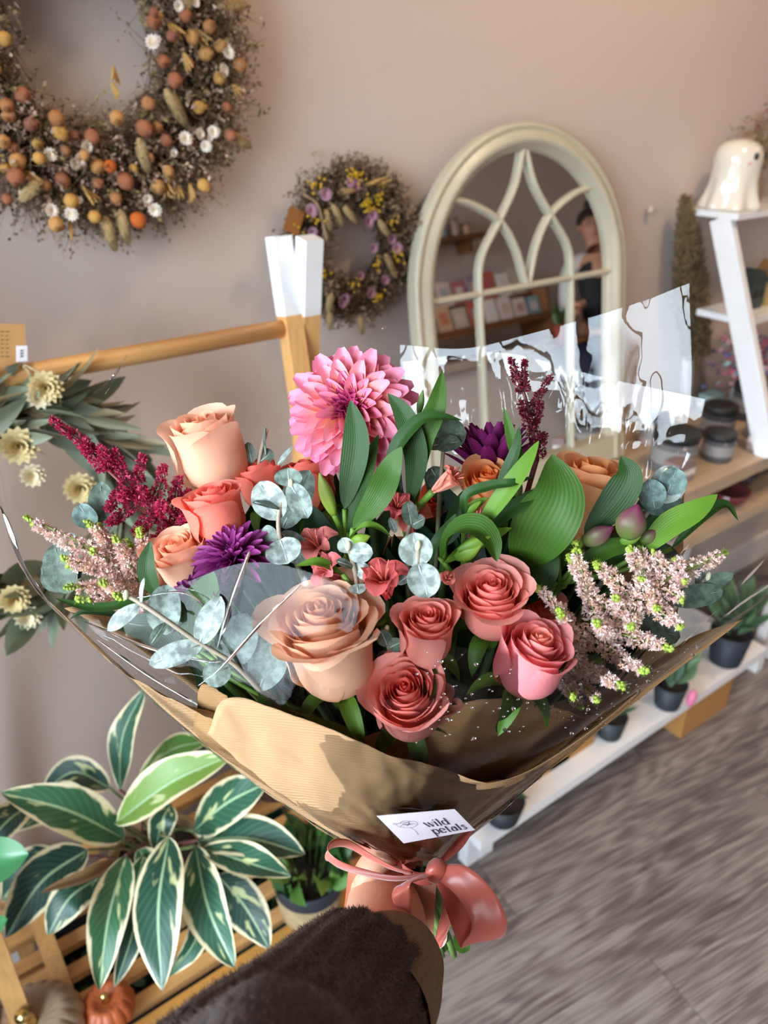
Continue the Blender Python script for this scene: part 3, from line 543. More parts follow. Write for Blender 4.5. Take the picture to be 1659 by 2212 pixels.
# ---------------------------------------------------------------- variegated plant
def var_mat():
    m = bpy.data.materials.new('variegated_leaf'); m.use_nodes = True; t = m.node_tree; N = t.nodes; L = t.links; p = N['Principled BSDF']; p.inputs['Roughness'].default_value = .42
    uv = N.new('ShaderNodeTexCoord'); sp = N.new('ShaderNodeSeparateXYZ'); L.new(uv.outputs['UV'], sp.inputs[0])
    def mth(op, a, b=None, c=None):
        n = N.new('ShaderNodeMath'); n.operation = op
        for i, q in enumerate((a, b, c)):
            if q is None: continue
            if isinstance(q, (int, float)): n.inputs[i].default_value = q
            else: L.new(q, n.inputs[i])
        return n.outputs[0]
    u = mth('ABSOLUTE', mth('MULTIPLY_ADD', sp.outputs[0], 2, -1)); oi = N.new('ShaderNodeObjectInfo')
    dv = mth('SUBTRACT', sp.outputs[1], mth('MULTIPLY', u, .28))                       # veins sweep forward
    cx = N.new('ShaderNodeCombineXYZ'); L.new(mth('MULTIPLY', dv, 3.2), cx.inputs[1]); L.new(mth('MULTIPLY', sp.outputs[0], 2.2), cx.inputs[0]); L.new(mth('MULTIPLY', oi.outputs['Random'], 30), cx.inputs[2])
    nz = N.new('ShaderNodeTexNoise'); nz.inputs['Scale'].default_value = 1.5; nz.inputs['Detail'].default_value = 2.5; L.new(cx.outputs[0], nz.inputs[0])
    edge = N.new('ShaderNodeMapRange'); edge.inputs['From Min'].default_value = .78; edge.inputs['From Max'].default_value = .86
    L.new(mth('ADD', u, mth('MULTIPLY_ADD', nz.outputs[0], .6, -.3)), edge.inputs[0])
    mid = N.new('ShaderNodeMapRange'); mid.inputs['From Min'].default_value = .03; mid.inputs['From Max'].default_value = .075; mid.inputs['To Min'].default_value = 1; mid.inputs['To Max'].default_value = 0; L.new(u, mid.inputs[0])
    sb = mth('SINE', mth('MULTIPLY', dv, 75)); vein = N.new('ShaderNodeMapRange'); vein.inputs['From Min'].default_value = -.2; vein.inputs['From Max'].default_value = 1; vein.inputs['To Max'].default_value = .14; L.new(sb, vein.inputs[0])
    sec = N.new('ShaderNodeMapRange'); sec.inputs['From Min'].default_value = .62; sec.inputs['From Max'].default_value = .68; L.new(nz.outputs[0], sec.inputs[0])
    at = N.new('ShaderNodeAttribute'); at.attribute_name = 'Col'
    def mx(a, b, f):
        n = N.new('ShaderNodeMix'); n.data_type = 'RGBA'
        for i, q in ((6, a), (7, b)):
            if isinstance(q, tuple): n.inputs[i].default_value = (*q, 1)
            else: L.new(q, n.inputs[i])
        L.new(f, n.inputs[0]); return n.outputs[2]
    g = mx(at.outputs['Color'], srgb('#6E9A78'), vein.outputs[0]); g = mx(g, srgb('#9DB890'), mid.outputs[0]); g = mx(g, srgb('#B9C08A'), sec.outputs[0])
    g = mx(g, srgb('#E4D8B0'), edge.outputs[0]); L.new(g, p.inputs['Base Color'])
    tl = N.new('ShaderNodeBsdfTranslucent'); L.new(g, tl.inputs[0]); ms = N.new('ShaderNodeMixShader'); ms.inputs[0].default_value = .18
    L.new(p.outputs[0], ms.inputs[1]); L.new(tl.outputs[0], ms.inputs[2]); L.new(ms.outputs[0], N['Material Output'].inputs[0]); return m
VAR = var_mat()
LANCE = lambda v: max(.02, math.sin(math.pi*min(1, v**.85))**.75*(1 if v < 1 else 0))
OVAL = lambda v: max(.01, math.sin(math.pi*min(1, .03+.97*v))**.55)
ROUND = lambda v: max(.01, math.sin(math.pi*min(1, .02+.98*v))**.5)
STRAP = lambda v: max(.015, min(1, (v*3.2+.16))**.6*(1-v**3.2)**.8)
def leafgrid(C, W, face, prof, cup=.12, wave=0, twist=0, nv=14, nu=7, seed=0, curl=0):
    """leaf surface along centre line C, width W, its face turned towards `face`"""
    C = crom(C, nv); T = nrm(np.gradient(C, axis=0)); rn = random.Random(seed); ph = rn.uniform(0, 6); G = []
    for i, v in enumerate(np.linspace(0, 1, nv)):
        f = nrm(np.asarray(face, float)-T[i]*(np.asarray(face, float)@T[i])); s = np.cross(T[i], f)
        a = twist*(v-.4); s, f = s*math.cos(a)+f*math.sin(a), f*math.cos(a)-s*math.sin(a)
        w_ = W*prof(v)/2
        G.append([C[i]+s*x*w_*(1-cup*.3*abs(x))+f*(abs(x)*w_*cup*2-curl*W*x*x*v+wave*W*math.sin(v*11+ph+x*2)*abs(x)*.5) for x in np.linspace(-1, 1, nu)])
    return np.array(G)
def leaf(parent, C, W, face, prof, mat_, col=(.1, .2, .08), name='leaf', label=None, **k):
    M_ = M().grid(leafgrid(C, W, face, prof, **k), col)
    o = M_.build(name, mat_, parent, mods=lambda o: None)
    if label: o['label'] = label
    return o
pc = V3(.20, .905, .282)
sp_ = thing('variegated_plant', 'large potted plant with cream-striped dark green leaves on the slatted shelf', 'plant', pc)
BASK = mat('woven_seagrass', srgb('#A98F68'), .85, wave=(60, 1.0, 2.5, 'Z'), noise=(70, .3))
M().lathe([(.062, 0), (.072, .02), (.078, .07), (.075, .125), (.078, .13), (.070, .13), (.066, .11)], pc, n=40, cap=False).build('woven_basket', BASK, sp_)
M().lathe([(.07, .112), (.0005, .116)], pc, n=30, cap=False).build('soil', SOIL, sp_)
GV = [srgb('#24503A'), srgb('#1E4434'), srgb('#2E5A3A'), srgb('#1B3C33')]; YG = srgb('#4F7A2E')
CFACE = cv(.1, .55, .85)
VL = [ # base px, [mid], tip px, width px, distances, colour, face
 ((258,1705),(265,1590),(312,1488),55,1.12,1.12,0,(-.4,.1,1)), ((268,1812),(150,1752),(3,1712),86,1.08,1.0,2,(.05,.6,.8)), ((250,1778),(370,1690),(500,1632),84,1.06,1.04,9,(-.1,.6,.8)),
 ((418,1795),(490,1735),(583,1688),86,1.10,1.05,0,(-.2,.6,.8)), ((428,1815),(540,1812),(660,1846),82,1.08,1.02,1,(.2,.7,.7)), ((440,1832),(530,1862),(628,1893),66,1.05,.98,0,(.1,.8,.6)),
 ((365,1808),(342,1960),(350,2140),88,1.03,.92,1,(0,.2,1)), ((422,1828),(450,1960),(506,2090),84,1.05,.96,0,(-.15,.3,1)), ((272,1848),(235,1980),(214,2138),72,1.04,.93,2,(.2,.3,1)),
 ((215,1895),(150,1940),(103,2020),66,1.10,1.05,1,(.3,.6,.8)), ((190,1835),(90,1905),(12,2025),86,1.14,1.08,3,(.4,.6,.8)), ((238,1702),(160,1668),(92,1712),58,1.20,1.20,3,(0,.4,.9)),
 ((300,1680),(370,1620),(455,1600),56,1.20,1.16,9,(-.2,.7,.7)), ((368,1738),(350,1775),(335,1838),48,1.12,1.12,1,(.2,.1,1)), ((310,1850),(290,1930),(268,2010),50,1.08,1.04,2,(.3,.2,1)),
 ((470,1890),(530,1960),(582,2050),74,1.10,1.06,3,(-.2,.5,.9)), ((420,1900),(425,2020),(362,2112),44,1.07,1.0,0,(.5,.2,.9)), ((300,1925),(285,2020),(248,2132),44,1.05,.97,3,(.3,0,1)),
 ((170,1735),(85,1752),(2,1800),56,1.15,1.12,0,(.1,.7,.7)), ((110,1715),(150,1716),(187,1728),46,1.18,1.16,3,(.2,.3,.9)), ((130,1850),(60,1880),(2,1945),70,1.18,1.15,3,(.3,.6,.8)),
 ((330,1700),(400,1640),(470,1615),60,1.24,1.22,3,(-.1,.7,.7)), ((300,1835),(325,1880),(300,1950),48,1.1,1.08,2,(.4,.2,1)), ((60,1740),(10,1780),(-50,1850),60,1.1,1.05,3,(.3,.6,.8))]
hub = pc+V3(0, 0, .12)
for i, (b, mdl, t, wpx, d0, d1, ci, f) in enumerate(VL):
    col = YG if ci == 9 else GV[ci]
    C = [B(*b, d0), B(*mdl, (d0+d1)/2-.015), B(*t, d1)]; W = wpx*1.3/FPX
    if ci == 9: col = srgb('#6F8C38') if i == 2 else YG
    leaf(sp_, C, W*(d0+d1)/2.1, cv(*f), LANCE, VAR, col, cup=.18 if i % 3 else .05, wave=.06, nv=22, nu=13, seed=i, label='yellow-green cream-striped leaf' if ci == 9 else None)
    h2 = hub+V3(math.cos(i*2.4)*.028, math.sin(i*2.4)*.028, 0)
    M().tube(crom([h2, (h2+C[0])/2+V3(0, 0, .015), C[0]], 8), .0022, 6, mix(srgb('#6A3A3A'), srgb('#5A6A3A'), (i % 4)/3)).build('petiole', ATTR, sp_)
leaf(sp_, [B(255,1862,1.06), B(190,1905,1.03), B(88,1930,1.03)], .022, cv(.1, .8, .6), LANCE, ATTRT, srgb('#7A5A3A'), cup=.9, label='curled brown dying leaf')
# companion pot
p2 = PL(672, 1968, 2, .282)+V3(0, .0, 0); q2 = thing('potted_plant', 'green plant in a black pot set in a straw basket, right of the striped plant', 'plant', p2)
M().lathe([(.040, 0), (.050, .015), (.056, .06), (.057, .075)], p2, n=36, cap=False).build('straw_basket', mat('straw', srgb('#B59B72'), .85, wave=(45, 1.0, 2, 'Z'), noise=(50, .35)), q2)
M().lathe([(.050, .06), (.057, .075), (.061, .105), (.060, .108), (.055, .107), (.050, .09)], p2, n=36, c=srgb('#23262E'), cap=False).build('pot', ATTR, q2)
M().lathe([(.052, .092), (.0005, .096)], p2, n=24, cap=False).build('soil', SOIL, q2)
lm = [leafmesh(.05, .03, srgb(c_), bend=.5, cup=.3).mesh('leaf', ATTRT) for c_ in ('#5E8A3C', '#7FA04A', '#3E6A34', '#2F5630')]
rnd.seed(8)
for i in range(64):
    a = rnd.uniform(0, 6.28); rr = rnd.uniform(.3, 1)**.6*.05; hh = rnd.uniform(.09, .17)
    place(lm[i % 4], 'leaf', q2, p2+V3(math.cos(a)*rr, math.sin(a)*rr, hh-rr*.3), nrm(V3(math.cos(a)*.8, math.sin(a)*.8, rnd.uniform(.2, 1.2))), rnd.uniform(.6, 1.1), rnd.uniform(0, 6))
m = M()
for i in range(14):
    a = i*.45; m.tube([p2+V3(math.cos(a)*.02, math.sin(a)*.02, .09), p2+V3(math.cos(a)*.035, math.sin(a)*.035, .15)], .0016, 5, srgb('#4F6A34'))
m.build('stems', ATTR, q2, kind='stuff')
p3 = V3(.475, 1.02, .282); q3 = thing('potted_plant', 'dark trailing plant in a brown pot behind the striped leaves', 'plant', p3)
M().lathe([(.045, 0), (.055, .09), (.05, .09), (.045, .07)], p3, n=30, c=srgb('#4A2E26'), cap=False).build('pot', ATTR, q3)
for i in range(50):
    a = rnd.uniform(0, 6.28); rr = rnd.uniform(.2, 1)*.07
    place(lm[2+i % 2], 'leaf', q3, p3+V3(math.cos(a)*rr, math.sin(a)*rr*.8, .10+rnd.uniform(0, .12)), nrm(V3(math.cos(a), math.sin(a), rnd.uniform(.1, 1))), rnd.uniform(.6, 1.0), rnd.uniform(0, 6))
ALS_PLAIN = mat('glossy_leaf', attr=True, rough=.3)
# plant at the left edge
gp_ = V3(-.12, .83, .282); gq = thing('potted_plant', 'glossy plain green plant cut off by the left edge of the picture', 'plant', gp_)
M().lathe([(.04, 0), (.05, .08), (.046, .08)], gp_, n=24, c=srgb('#3A3A3E'), cap=False).build('pot', ATTR, gq)
for b, md, t, wp, d in (((-60,1870),(0,1862),(62,1845),105,.86), ((-40,2010),(-10,2000),(16,1985),50,.9), ((-90,1780),(-50,1800),(-10,1830),70,.88)):
    leaf(gq, [B(*b, d+.02), B(*md, d), B(*t, d-.01)], wp*d/FPX, cv(.2, .5, .8), OVAL, ALS_PLAIN, srgb('#2C6238'), cup=.2)
    M().tube([gp_+V3(0, 0, .06), B(*b, d+.02)], .002, 6, srgb('#3E6A34')).build('petiole', ATTR, gq)
# pumpkins
def pumpkin(p, r, h, col, ribs, lb, stemtilt):
    t_ = thing('pumpkin', lb, 'pumpkin', p, 'ornamental pumpkins on the slats'); pr = []
    for a in np.linspace(0.02, math.pi*.94, 22): pr.append((r*(math.sin(a)**.8)*(1 if a < 2.2 else 1)+.0005, h*.5*(1-math.cos(a))-(h*.22 if a > 2.6 else 0)*(a-2.6)/.4))
    fn = lambda a, hh: 1+.075*(np.abs(np.sin(a*ribs/2))**.6-.6)
    M().lathe(pr, p, n=ribs*8, c=col, fn=fn).build('body', mat('pumpkin_skin', attr=True, rough=.45), t_)
    top = p+V3(0, 0, h*.80); M().tube(crom([top, top+V3(0, 0, h*.2), top+V3(*stemtilt)*h*.45], 8), [r*.16, r*.12, r*.11, r*.11, r*.11, r*.12, r*.13, r*.14], 10).build('gold_stem', mat('gold', (.83, .6, .22), .18, 1), t_, label='shiny gold stem')
pumpkin(PL(241, 2200, 2, .282), .0375, .058, srgb('#B4592F'), 14, 'small orange pumpkin with a gold stem on the slats', (-.1, -.35, 1))
pumpkin(PL(88, 2265, 2, .282), .068, .085, srgb('#A98B72'), 20, 'larger beige pumpkin with a gold stem at the bottom left corner', (-.2, -.3, 1))
# ---------------------------------------------------------------- eucalyptus wreath hanging from the rail
ec = PL(60, 1090, 1, .945); RE = .118
ew = thing('eucalyptus_wreath', 'green eucalyptus wreath with cream dried flowers hanging from the rail at the left edge', 'wreath', ec+V3(0, 0, RE+.02))
ering = M(); G = []
for a in np.linspace(0, 2*math.pi, 41): G.append([ec+V3((RE+.016*math.cos(b))*math.cos(a), -.016*math.sin(b), (RE+.016*math.cos(b))*math.sin(a)) for b in np.linspace(0, 2*math.pi, 8, endpoint=False)])
ering.grid(np.array(G), srgb('#4A4030'), True); ering.build('twig_ring', DRY, ew)
el = [leafmesh(.075, w_, srgb(c_), n=9, bend=bd, cup=.15, prof=LANCE, col2=mix(srgb(c_), srgb('#9A9A84'), .3)).mesh('leaf', ATTRT) for w_, c_, bd in ((.016, '#6A725A', .2), (.022, '#565F48', .35), (.013, '#7A7F68', .1), (.03, '#66745F', .25), (.014, '#8A7A58', .4))]
rnd.seed(5)
for i in range(298):
    a = rnd.uniform(0, 6.28); b = rnd.uniform(-.6, math.pi+.6); o = ec+V3((RE+.018*math.cos(b))*math.cos(a), -.02*math.sin(b), (RE+.018*math.cos(b))*math.sin(a))
    t = V3(math.sin(a), 0, -math.cos(a)); r_ = V3(math.cos(a), 0, math.sin(a))
    d = nrm(t*rnd.uniform(.6, 1.2)+r_*rnd.uniform(-.45, .75)+V3(0, -1, 0)*rnd.uniform(-.1, .7)); place(el[i % 5], 'leaf', ew, o, d, rnd.uniform(.75, 1.25), rnd.uniform(0, 6))
cf = daisy(.021, 14, 4, srgb('#D2BE8C'), srgb('#C2A050'), 'dried_flower'); cw = daisy(.02, 12, 3, srgb('#D8CBAA'), srgb('#C9B080'), 'dried_flower')
for px, py, s in ((40,960,1.15),(98,835,1),(172,1052,1.05),(70,1025,.8),(30,1290,1),(190,1200,.8),(60,1330,.9),(85,855,.8)):
    place(cf if s > .9 else cw, 'dried_flower', ew, PL(px, py, 1, .905), nrm(V3(-.2, -1, .15)), s, px)
tw = srgb('#B79C74'); M().tube(crom([V3(.170, .95, 1.231), V3(.176, .934, 1.222), V3(.178, .937, 1.20), V3(.172, .945, 1.165), V3(.165, .95, 1.155), V3(.172, .962, 1.18), V3(.174, .966, 1.21), V3(.170, .95, 1.231)], 30), .0018, 6, tw).build('twine_loop', ATTR, ew)
M().tube(crom([PL(62, 793, 1, .925), PL(120, 830, 1, .92), PL(130, 900, 1, .915), PL(95, 925, 1, .92), PL(130, 950, 1, .92)], 16), .001, 5, tw).build('twine_tail', ATTR, ew)
# kraft tag standing on the rail
def quad(m, p, col, th=.0008, mi=0):
    p = [np.asarray(x, float) for x in p]; n = nrm(np.cross(p[1]-p[0], p[3]-p[0]))*th; m.add([*p, *[x+n for x in p]], [(0,1,2,3),(7,6,5,4),(0,4,5,1),(1,5,6,2),(2,6,7,3),(3,7,4,0)], col, None, mi); return m
tg = thing('hanging_tag', 'brown kraft label with a small white price sticker at the left end of the rail', 'tag', PL(25, 780, 1, .93))
T4 = [PL(-40, 808, 1, .932), PL(56, 778, 1, .932), PL(54, 700, 1, .932), PL(-40, 698, 1, .932)]
quad(M(), T4, srgb('#B98A57')).build('kraft_card', ATTR, tg, False)
def patch(a, b, c, d, off=0.0016, y=.932): return [PL(a, b, 1, y-off), PL(c, b-2, 1, y-off), PL(c, d, 1, y-off), PL(a, d, 1, y-off)]
quad(M(), patch(35, 782, 59, 747), srgb('#E6E3E6'), -.0004).build('price_sticker', ATTR, tg, False, label='white price sticker')
m = M()
for i, (y0) in enumerate((772, 766, 760)): quad(m, patch(44, y0, 51, y0-4, .0024), srgb('#55505A'), -.0002)
m.build('printed_price', ATTR, tg, False)
m = M()
for r_ in range(7):
    for k in range(3): quad(m, patch(2+k*11, 772-r_*9, 9+k*11-(r_ % 2)*2, 769-r_*9, .0016), srgb('#6E4C28'), -.0002) if k*11+9 < 30 else None
m.build('printed_writing', ATTR, tg, False)
M().tube(crom([PL(50, 795, 1, .93), PL(58, 790, 1, .925), PL(110, 818, 1, .92)], 8), .0007, 5, srgb('#B9A58A')).build('string', ATTR, tg)
# ================================================================ THE BOUQUET
TIE = B(905, 1872, .50)
G1, G2, G3, G4 = srgb('#3B5E1A'), srgb('#274818'), srgb('#5C8226'), srgb('#1B3616')
def vein_mat(name, rough=.5, freq=26, trans=.2):
    m = mat(name, attr=True, rough=rough, trans=trans, spec=.3); t = m.node_tree; N = t.nodes; L = t.links
    uv = N.new('ShaderNodeTexCoord'); sp = N.new('ShaderNodeSeparateXYZ'); L.new(uv.outputs['UV'], sp.inputs[0])
    mu = N.new('ShaderNodeMath'); mu.operation = 'MULTIPLY'; mu.inputs[1].default_value = freq*2; L.new(sp.outputs[0], mu.inputs[0])
    sn = N.new('ShaderNodeMath'); sn.operation = 'SINE'; L.new(mu.outputs[0], sn.inputs[0])
    bp = N.new('ShaderNodeBump'); bp.inputs['Strength'].default_value = .13; bp.inputs['Distance'].default_value = .0004; L.new(sn.outputs[0], bp.inputs['Height']); L.new(bp.outputs[0], N['Principled BSDF'].inputs['Normal'])
    mr_ = N.new('ShaderNodeMapRange'); mr_.inputs[1].default_value = -1; mr_.inputs[2].default_value = 1; mr_.inputs[3].default_value = .93; mr_.inputs[4].default_value = 1.05; L.new(sn.outputs[0], mr_.inputs[0])
    at = [n for n in N if n.type == 'ATTRIBUTE'][0]; mx = N.new('ShaderNodeMix'); mx.data_type = 'RGBA'; mx.blend_type = 'MULTIPLY'; mx.inputs[0].default_value = 1
    cb = N.new('ShaderNodeCombineColor'); [L.new(mr_.outputs[0], cb.inputs[k]) for k in range(3)]
    L.new(at.outputs['Color'], mx.inputs[6]); L.new(cb.outputs[0], mx.inputs[7])
    for n in N:
        if n.type == 'BSDF_PRINCIPLED': L.new(mx.outputs[2], n.inputs['Base Color'])
        if n.type == 'BSDF_TRANSLUCENT': L.new(mx.outputs[2], n.inputs[0])
    return m
ALS = vein_mat('ribbed_green_leaf', freq=38)
EUC = mat('eucalyptus_leaf', attr=True, rough=.6, trans=.12, noise=(230, .5, .09), bump=(300, .3))
def petal_mat():
    m = mat('rose_petal', attr=True, rough=.5, trans=.40, spec=.25, bump=(240, .12)); return m
RPET = petal_mat()
def stem(parent, P, r=.0022, col=G1, name='stem'):
    return M().tube(crom(P, 12), r, 7, col).build(name, ATTR, parent)
def rose(name, label, top, base, rpx, cols, opn=.5, n=26, seed=0, curl=.6, group='roses in the bouquet', sep=True, flare=.25, tall=1.0, face=None):
    T, Bs = B(*top), B(*base); ax = T-Bs; H = np.linalg.norm(ax)*tall; ax = nrm(ax); R_ = rpx*top[2]/FPX
    t_ = thing(name, label, 'rose', Bs, group); u, w_, t = fr(ax); rn = random.Random(seed)
    cin, cmid, cout, cbase = [np.array(srgb(c)) for c in cols]; a0 = rn.uniform(0, 6)
    for k in range(n):
        q = k/(n-1); rk = R_*(.07+.93*q**.82); hk = H*(1.0-.10*opn*q+(rn.uniform(-.03, .03)))*(1 if k > 2 else .97)
        half = (1.75-.85*q); th = a0+k*2.39996; lean = rn.uniform(-.05, .05); NV, NU = 12, 11; G = []; C = []
        ph, amp = rn.uniform(0, 6), rn.uniform(.4, 1)*(.025+.06*q); kc = curl*q*rn.uniform(.6, 1.25)
        for v in np.linspace(0, 1, NV):
            row = []; crow = []
            for x in np.linspace(-1, 1, NU):
                vv = v*(1-(.10+.16*q)*abs(x)**3)
                g = math.sin(min(vv/.42, 1)*math.pi/2)**.65; up_ = max(0, (vv-.42)/.58)
                rad = rk*g*(1+(opn*q*flare*1.2)*up_**2-(1-q)*.30*up_)*(1+.09*x*(1-.3*q))*(1-.10*q*abs(x)**2*up_)
                c_ = max(0, (vv-.80)/.2); rad += rk*kc*.26*c_**1.6; z = hk*vv-hk*kc*.10*c_**2
                rad += R_*amp*math.sin(x*4.2+ph)*up_**2; z += R_*amp*.8*math.cos(x*3.1+ph)*up_**2+(.03*H*q*(1-abs(x))*c_)
                a = th+x*half*(.35+.65*min(1, vv*1.6)) if q > .15 else th+x*half
                row.append(Bs+t*z+(math.cos(a)*u+math.sin(a)*w_)*(rad+R_*lean*up_))
                cc_ = mix(mix(cin, cmid, min(1, q*1.8)), cout, max(0, q*1.4-.4)); e_ = up_**3
                cc_ = mix(cc_, mix(cin, (1, .86, .78), .35), e_*.35*q); cc_ = mix(cbase, cc_, min(1, (vv/.35)**.8 if q > .3 else 1)); crow.append(cc_*(1-.10*(math.sin(k*3.3)*.5+.5)))
            G.append(row); C.append(crow)
        M().grid(np.array(G), np.array(C)).build('petal', RPET, t_)
    if sep:
        for i in range(5):
            a = a0+i*1.2566; o = math.cos(a)*u+math.sin(a)*w_
            C_ = [Bs-t*.001, Bs+o*R_*.62+t*H*.10, Bs+o*R_*1.05-t*H*.02, Bs+o*R_*1.35-t*H*(.22+.1*rn.random())]
            leaf(t_, C_, .011, t-o*.2, LANCE, ALS, mix(G3, G1, rn.random()), name='sepal', cup=.2, nv=9, nu=5)
        M().ball(Bs-t*.004, (.0058, .007), t, 12, 8, G3).build('calyx', ATTR, t_)
    stem(t_, [Bs-t*.006, Bs-t*.02, (Bs+TIE*2)/3, TIE+V3(rn.uniform(-.006, .006), rn.uniform(-.006, .006), 0)], .0024, G2)
    return t_
PEACH = ('#FFB48A', '#FFC4A0', '#FFCCAC', '#F4BC76'); CORAL = ('#FF6E60', '#FF8270', '#FF927C', '#FABC78'); PINK = ('#FF8880', '#FF9C92', '#FFAEA0', '#FABA92')
BPEACH = ('#FFB27C', '#FFC498', '#FFD0B0', '#F6BA74'); ORNG = ('#FF9048', '#FFAC68', '#FFB67C', '#F8B860'); BLUSH = ('#FFA488', '#FF949A', '#FFA2A8', '#FFD478')
rose('rose', 'pale peach rose standing tall at the upper left of the bouquet', (422, 898, .49), (482, 1070, .515), 84, PEACH, .30, 20, 1, curl=.5, flare=.2)
rose('rose', 'coral rose between the pale peach rose and the purple chrysanthemum', (450, 1052, .455), (492, 1182, .47), 64, CORAL, .55, 24, 2)
rose('rose', 'coral rose partly hidden by the silver eucalyptus, left side', (548, 1000, .50), (585, 1100, .51), 52, CORAL, .4, 20, 3)
rose('rose', 'orange-red rose directly behind the silver eucalyptus leaves', (652, 995, .50), (680, 1115, .51), 60, ('#E8605A', '#EC6E5C', '#EE7C60', '#F0A050'), .5, 22, 4)
rose('rose', 'pale peach rose at the left beside the pink astilbe', (372, 1165, .455), (425, 1262, .475), 66, PEACH, .5, 22, 5)
rose('rose', 'largest peach rose, fully open at the front under the film', (683, 1300, .405), (735, 1500, .44), 98, BPEACH, .95, 34, 6, curl=1.0, flare=.4)
rose('rose', 'small salmon pink rose at the centre front beneath eucalyptus', (925, 1318, .405), (920, 1432, .43), 60, PINK, .7, 28, 7, flare=.3)
rose('rose', 'open pink rose right of centre, above the blush rose', (1062, 1250, .42), (1058, 1368, .445), 72, PINK, .75, 30, 8, flare=.4, curl=.9)
rose('rose', 'blush pink and yellow rose at the front right under droplets', (1172, 1368, .405), (1112, 1492, .43), 76, BLUSH, .5, 26, 9, curl=.7)
rose('rose', 'salmon pink rose lowest in the bouquet beside the kraft paper', (872, 1475, .405), (886, 1570, .445), 76, PINK, .85, 32, 10, flare=.35)
rose('rose', 'large apricot rose at the right behind the green leaves', (1285, 995, .475), (1232, 1168, .50), 78, ('#FFA45C', '#FFB878', '#FFC288', '#F8B050'), .55, 24, 11)
rose('rose', 'small orange rose in the middle under the dark purple chrysanthemum', (1055, 1015, .475), (1040, 1100, .50), 52, ORNG, .7, 22, 12)
rose('rose', 'small orange-red rose sunk between leaves near the centre', (935, 1075, .50), (925, 1120, .53), 34, ('#E8603C', '#EE6E44', '#F07A50', '#F0A050'), .6, 14, 13)
rose('rose', 'half hidden pink rose just right of the lowest salmon rose', (950, 1500, .43), (930, 1560, .455), 38, PINK, .6, 14, 14)
rose('rose', 'half hidden pink rose between the open pink and blush roses', (1180, 1300, .47), (1150, 1380, .49), 56, PINK, .5, 18, 15)
# ---- dahlia
def composite(name, label, cat, c, axis, rpx, specs, disc, seed=0, group=None, mat_=PETAL, back=.35, stemto=TIE):
    """specs: rows of (count, start deg from axis, end deg, length rel, width rel, cup, colours base/mid/tip)"""
    O = B(*c); R_ = rpx*c[2]/FPX; ax = nrm(axis); t_ = thing(name, label, cat, O, group); rn = random.Random(seed); k = 0
    for (n, e0, e1, L0, L1, W0, W1, cup, cols) in specs:
        base_, mid_, tip_ = [np.array(srgb(x)) for x in cols]
        var = []
        for s in range(3):
            NV, NU = 9, 7; G = []; C = []; L_ = 1.0
            for v in np.linspace(0, 1, NV):
                w_ = (math.sin(math.pi*min(1, (v**1.15)*.93+.035))**.55)*.5
                G.append([(x*w_*(1-.12*cup), (abs(x)**1.6)*w_*cup*1.25+.16*(v**2)*(1+s*.4)-.25*(v > .8)*(v-.8), v) for x in np.linspace(-1, 1, NU)])
                C.append([mix(mix(base_, mid_, min(1, (v/.68)**1.5)), tip_, max(0, (v-.6)/.4))*(1-.10*(1-abs(x))*(1 if s else .4)) for x in np.linspace(-1, 1, NU)])
            var.append(M().grid(np.array(G), np.array(C)).mesh('petal', mat_))
        u, w_, t = fr(ax)
        for i in range(n):
            f = i/max(1, n-1); e = R(e0+(e1-e0)*f)+rn.uniform(-.05, .05); a = k*2.39996+rn.uniform(-.06, .06); k += 1
            o = math.cos(a)*u+math.sin(a)*w_; d = nrm(t*math.cos(e)+o*math.sin(e)); nn = nrm(t*math.sin(e)-o*math.cos(e))     # nn: upper face
            L_ = R_*(L0+(L1-L0)*f)*rn.uniform(.94, 1.06); W_ = R_*(W0+(W1-W0)*f)
            s_ = nrm(np.cross(nn, d)); m3 = np.stack([s_*W_, nn*W_*.9, d*L_], 1)
            place(var[i % 3], 'petal', t_, O+o*R_*.05*math.sin(e)-t*R_*back*math.sin(e)*f*.6, mat3=m3)
    M().ball(O-t*R_*.02, (R_*disc, R_*disc*.6), ax, 16, 8, srgb(specs[0][8][0])).build('disc', PETAL, t_)
    M().ball(O-t*R_*(back*.6+.08), (R_*.22, R_*.14), ax, 14, 8, G2).build('calyx', ATTR, t_)
    stem(t_, [O-t*R_*.4, O-t*R_*.8, (O+TIE*2)/3, TIE], .003, G2)
    return t_
composite('dahlia', 'large pink dahlia with yellow petal bases at the top of the bouquet', 'dahlia', (757, 885, .475), cv(-.16, .22, 1), 138, [
    (50, 2, 30, .14, .30, .06, .09, 1.1, ('#8E1E4C', '#B02E68', '#C04A7C')),
    (34, 30, 50, .32, .52, .13, .20, 1.0, ('#A82456', '#C23E78', '#D66496')),
    (32, 50, 64, .56, .74, .22, .30, .8, ('#F2A448', '#F08CA4', '#F296B4')),
    (32, 64, 76, .76, .90, .31, .36, .65, ('#FAB84E', '#F6A49E', '#F6A2BC')),
    (30, 76, 90, .92, 1.02, .36, .40, .55, ('#FAB054', '#F898A6', '#F69CBC')),
    (26, 90, 106, .98, 1.0, .40, .40, .5, ('#F49878', '#F48CA8', '#F28AB2'))], .12, 3, group=None)
PUR = ('#5E0E48', '#8A1E68', '#A03C80'); PUD = ('#3E0A30', '#6A1450', '#7A2060')
composite('chrysanthemum', 'dark purple chrysanthemum seen from behind at the upper right', 'chrysanthemum', (1062, 1022, .505), cv(-.03, 1, .05), 118, [
    (12, 5, 26, .6, .9, .16, .22, .6, PUD), (24, 26, 40, .98, 1.12, .25, .30, .45, PUD), (20, 42, 60, 1.0, 1.0, .28, .30, .4, PUD)], .2, 5, group='purple chrysanthemums')
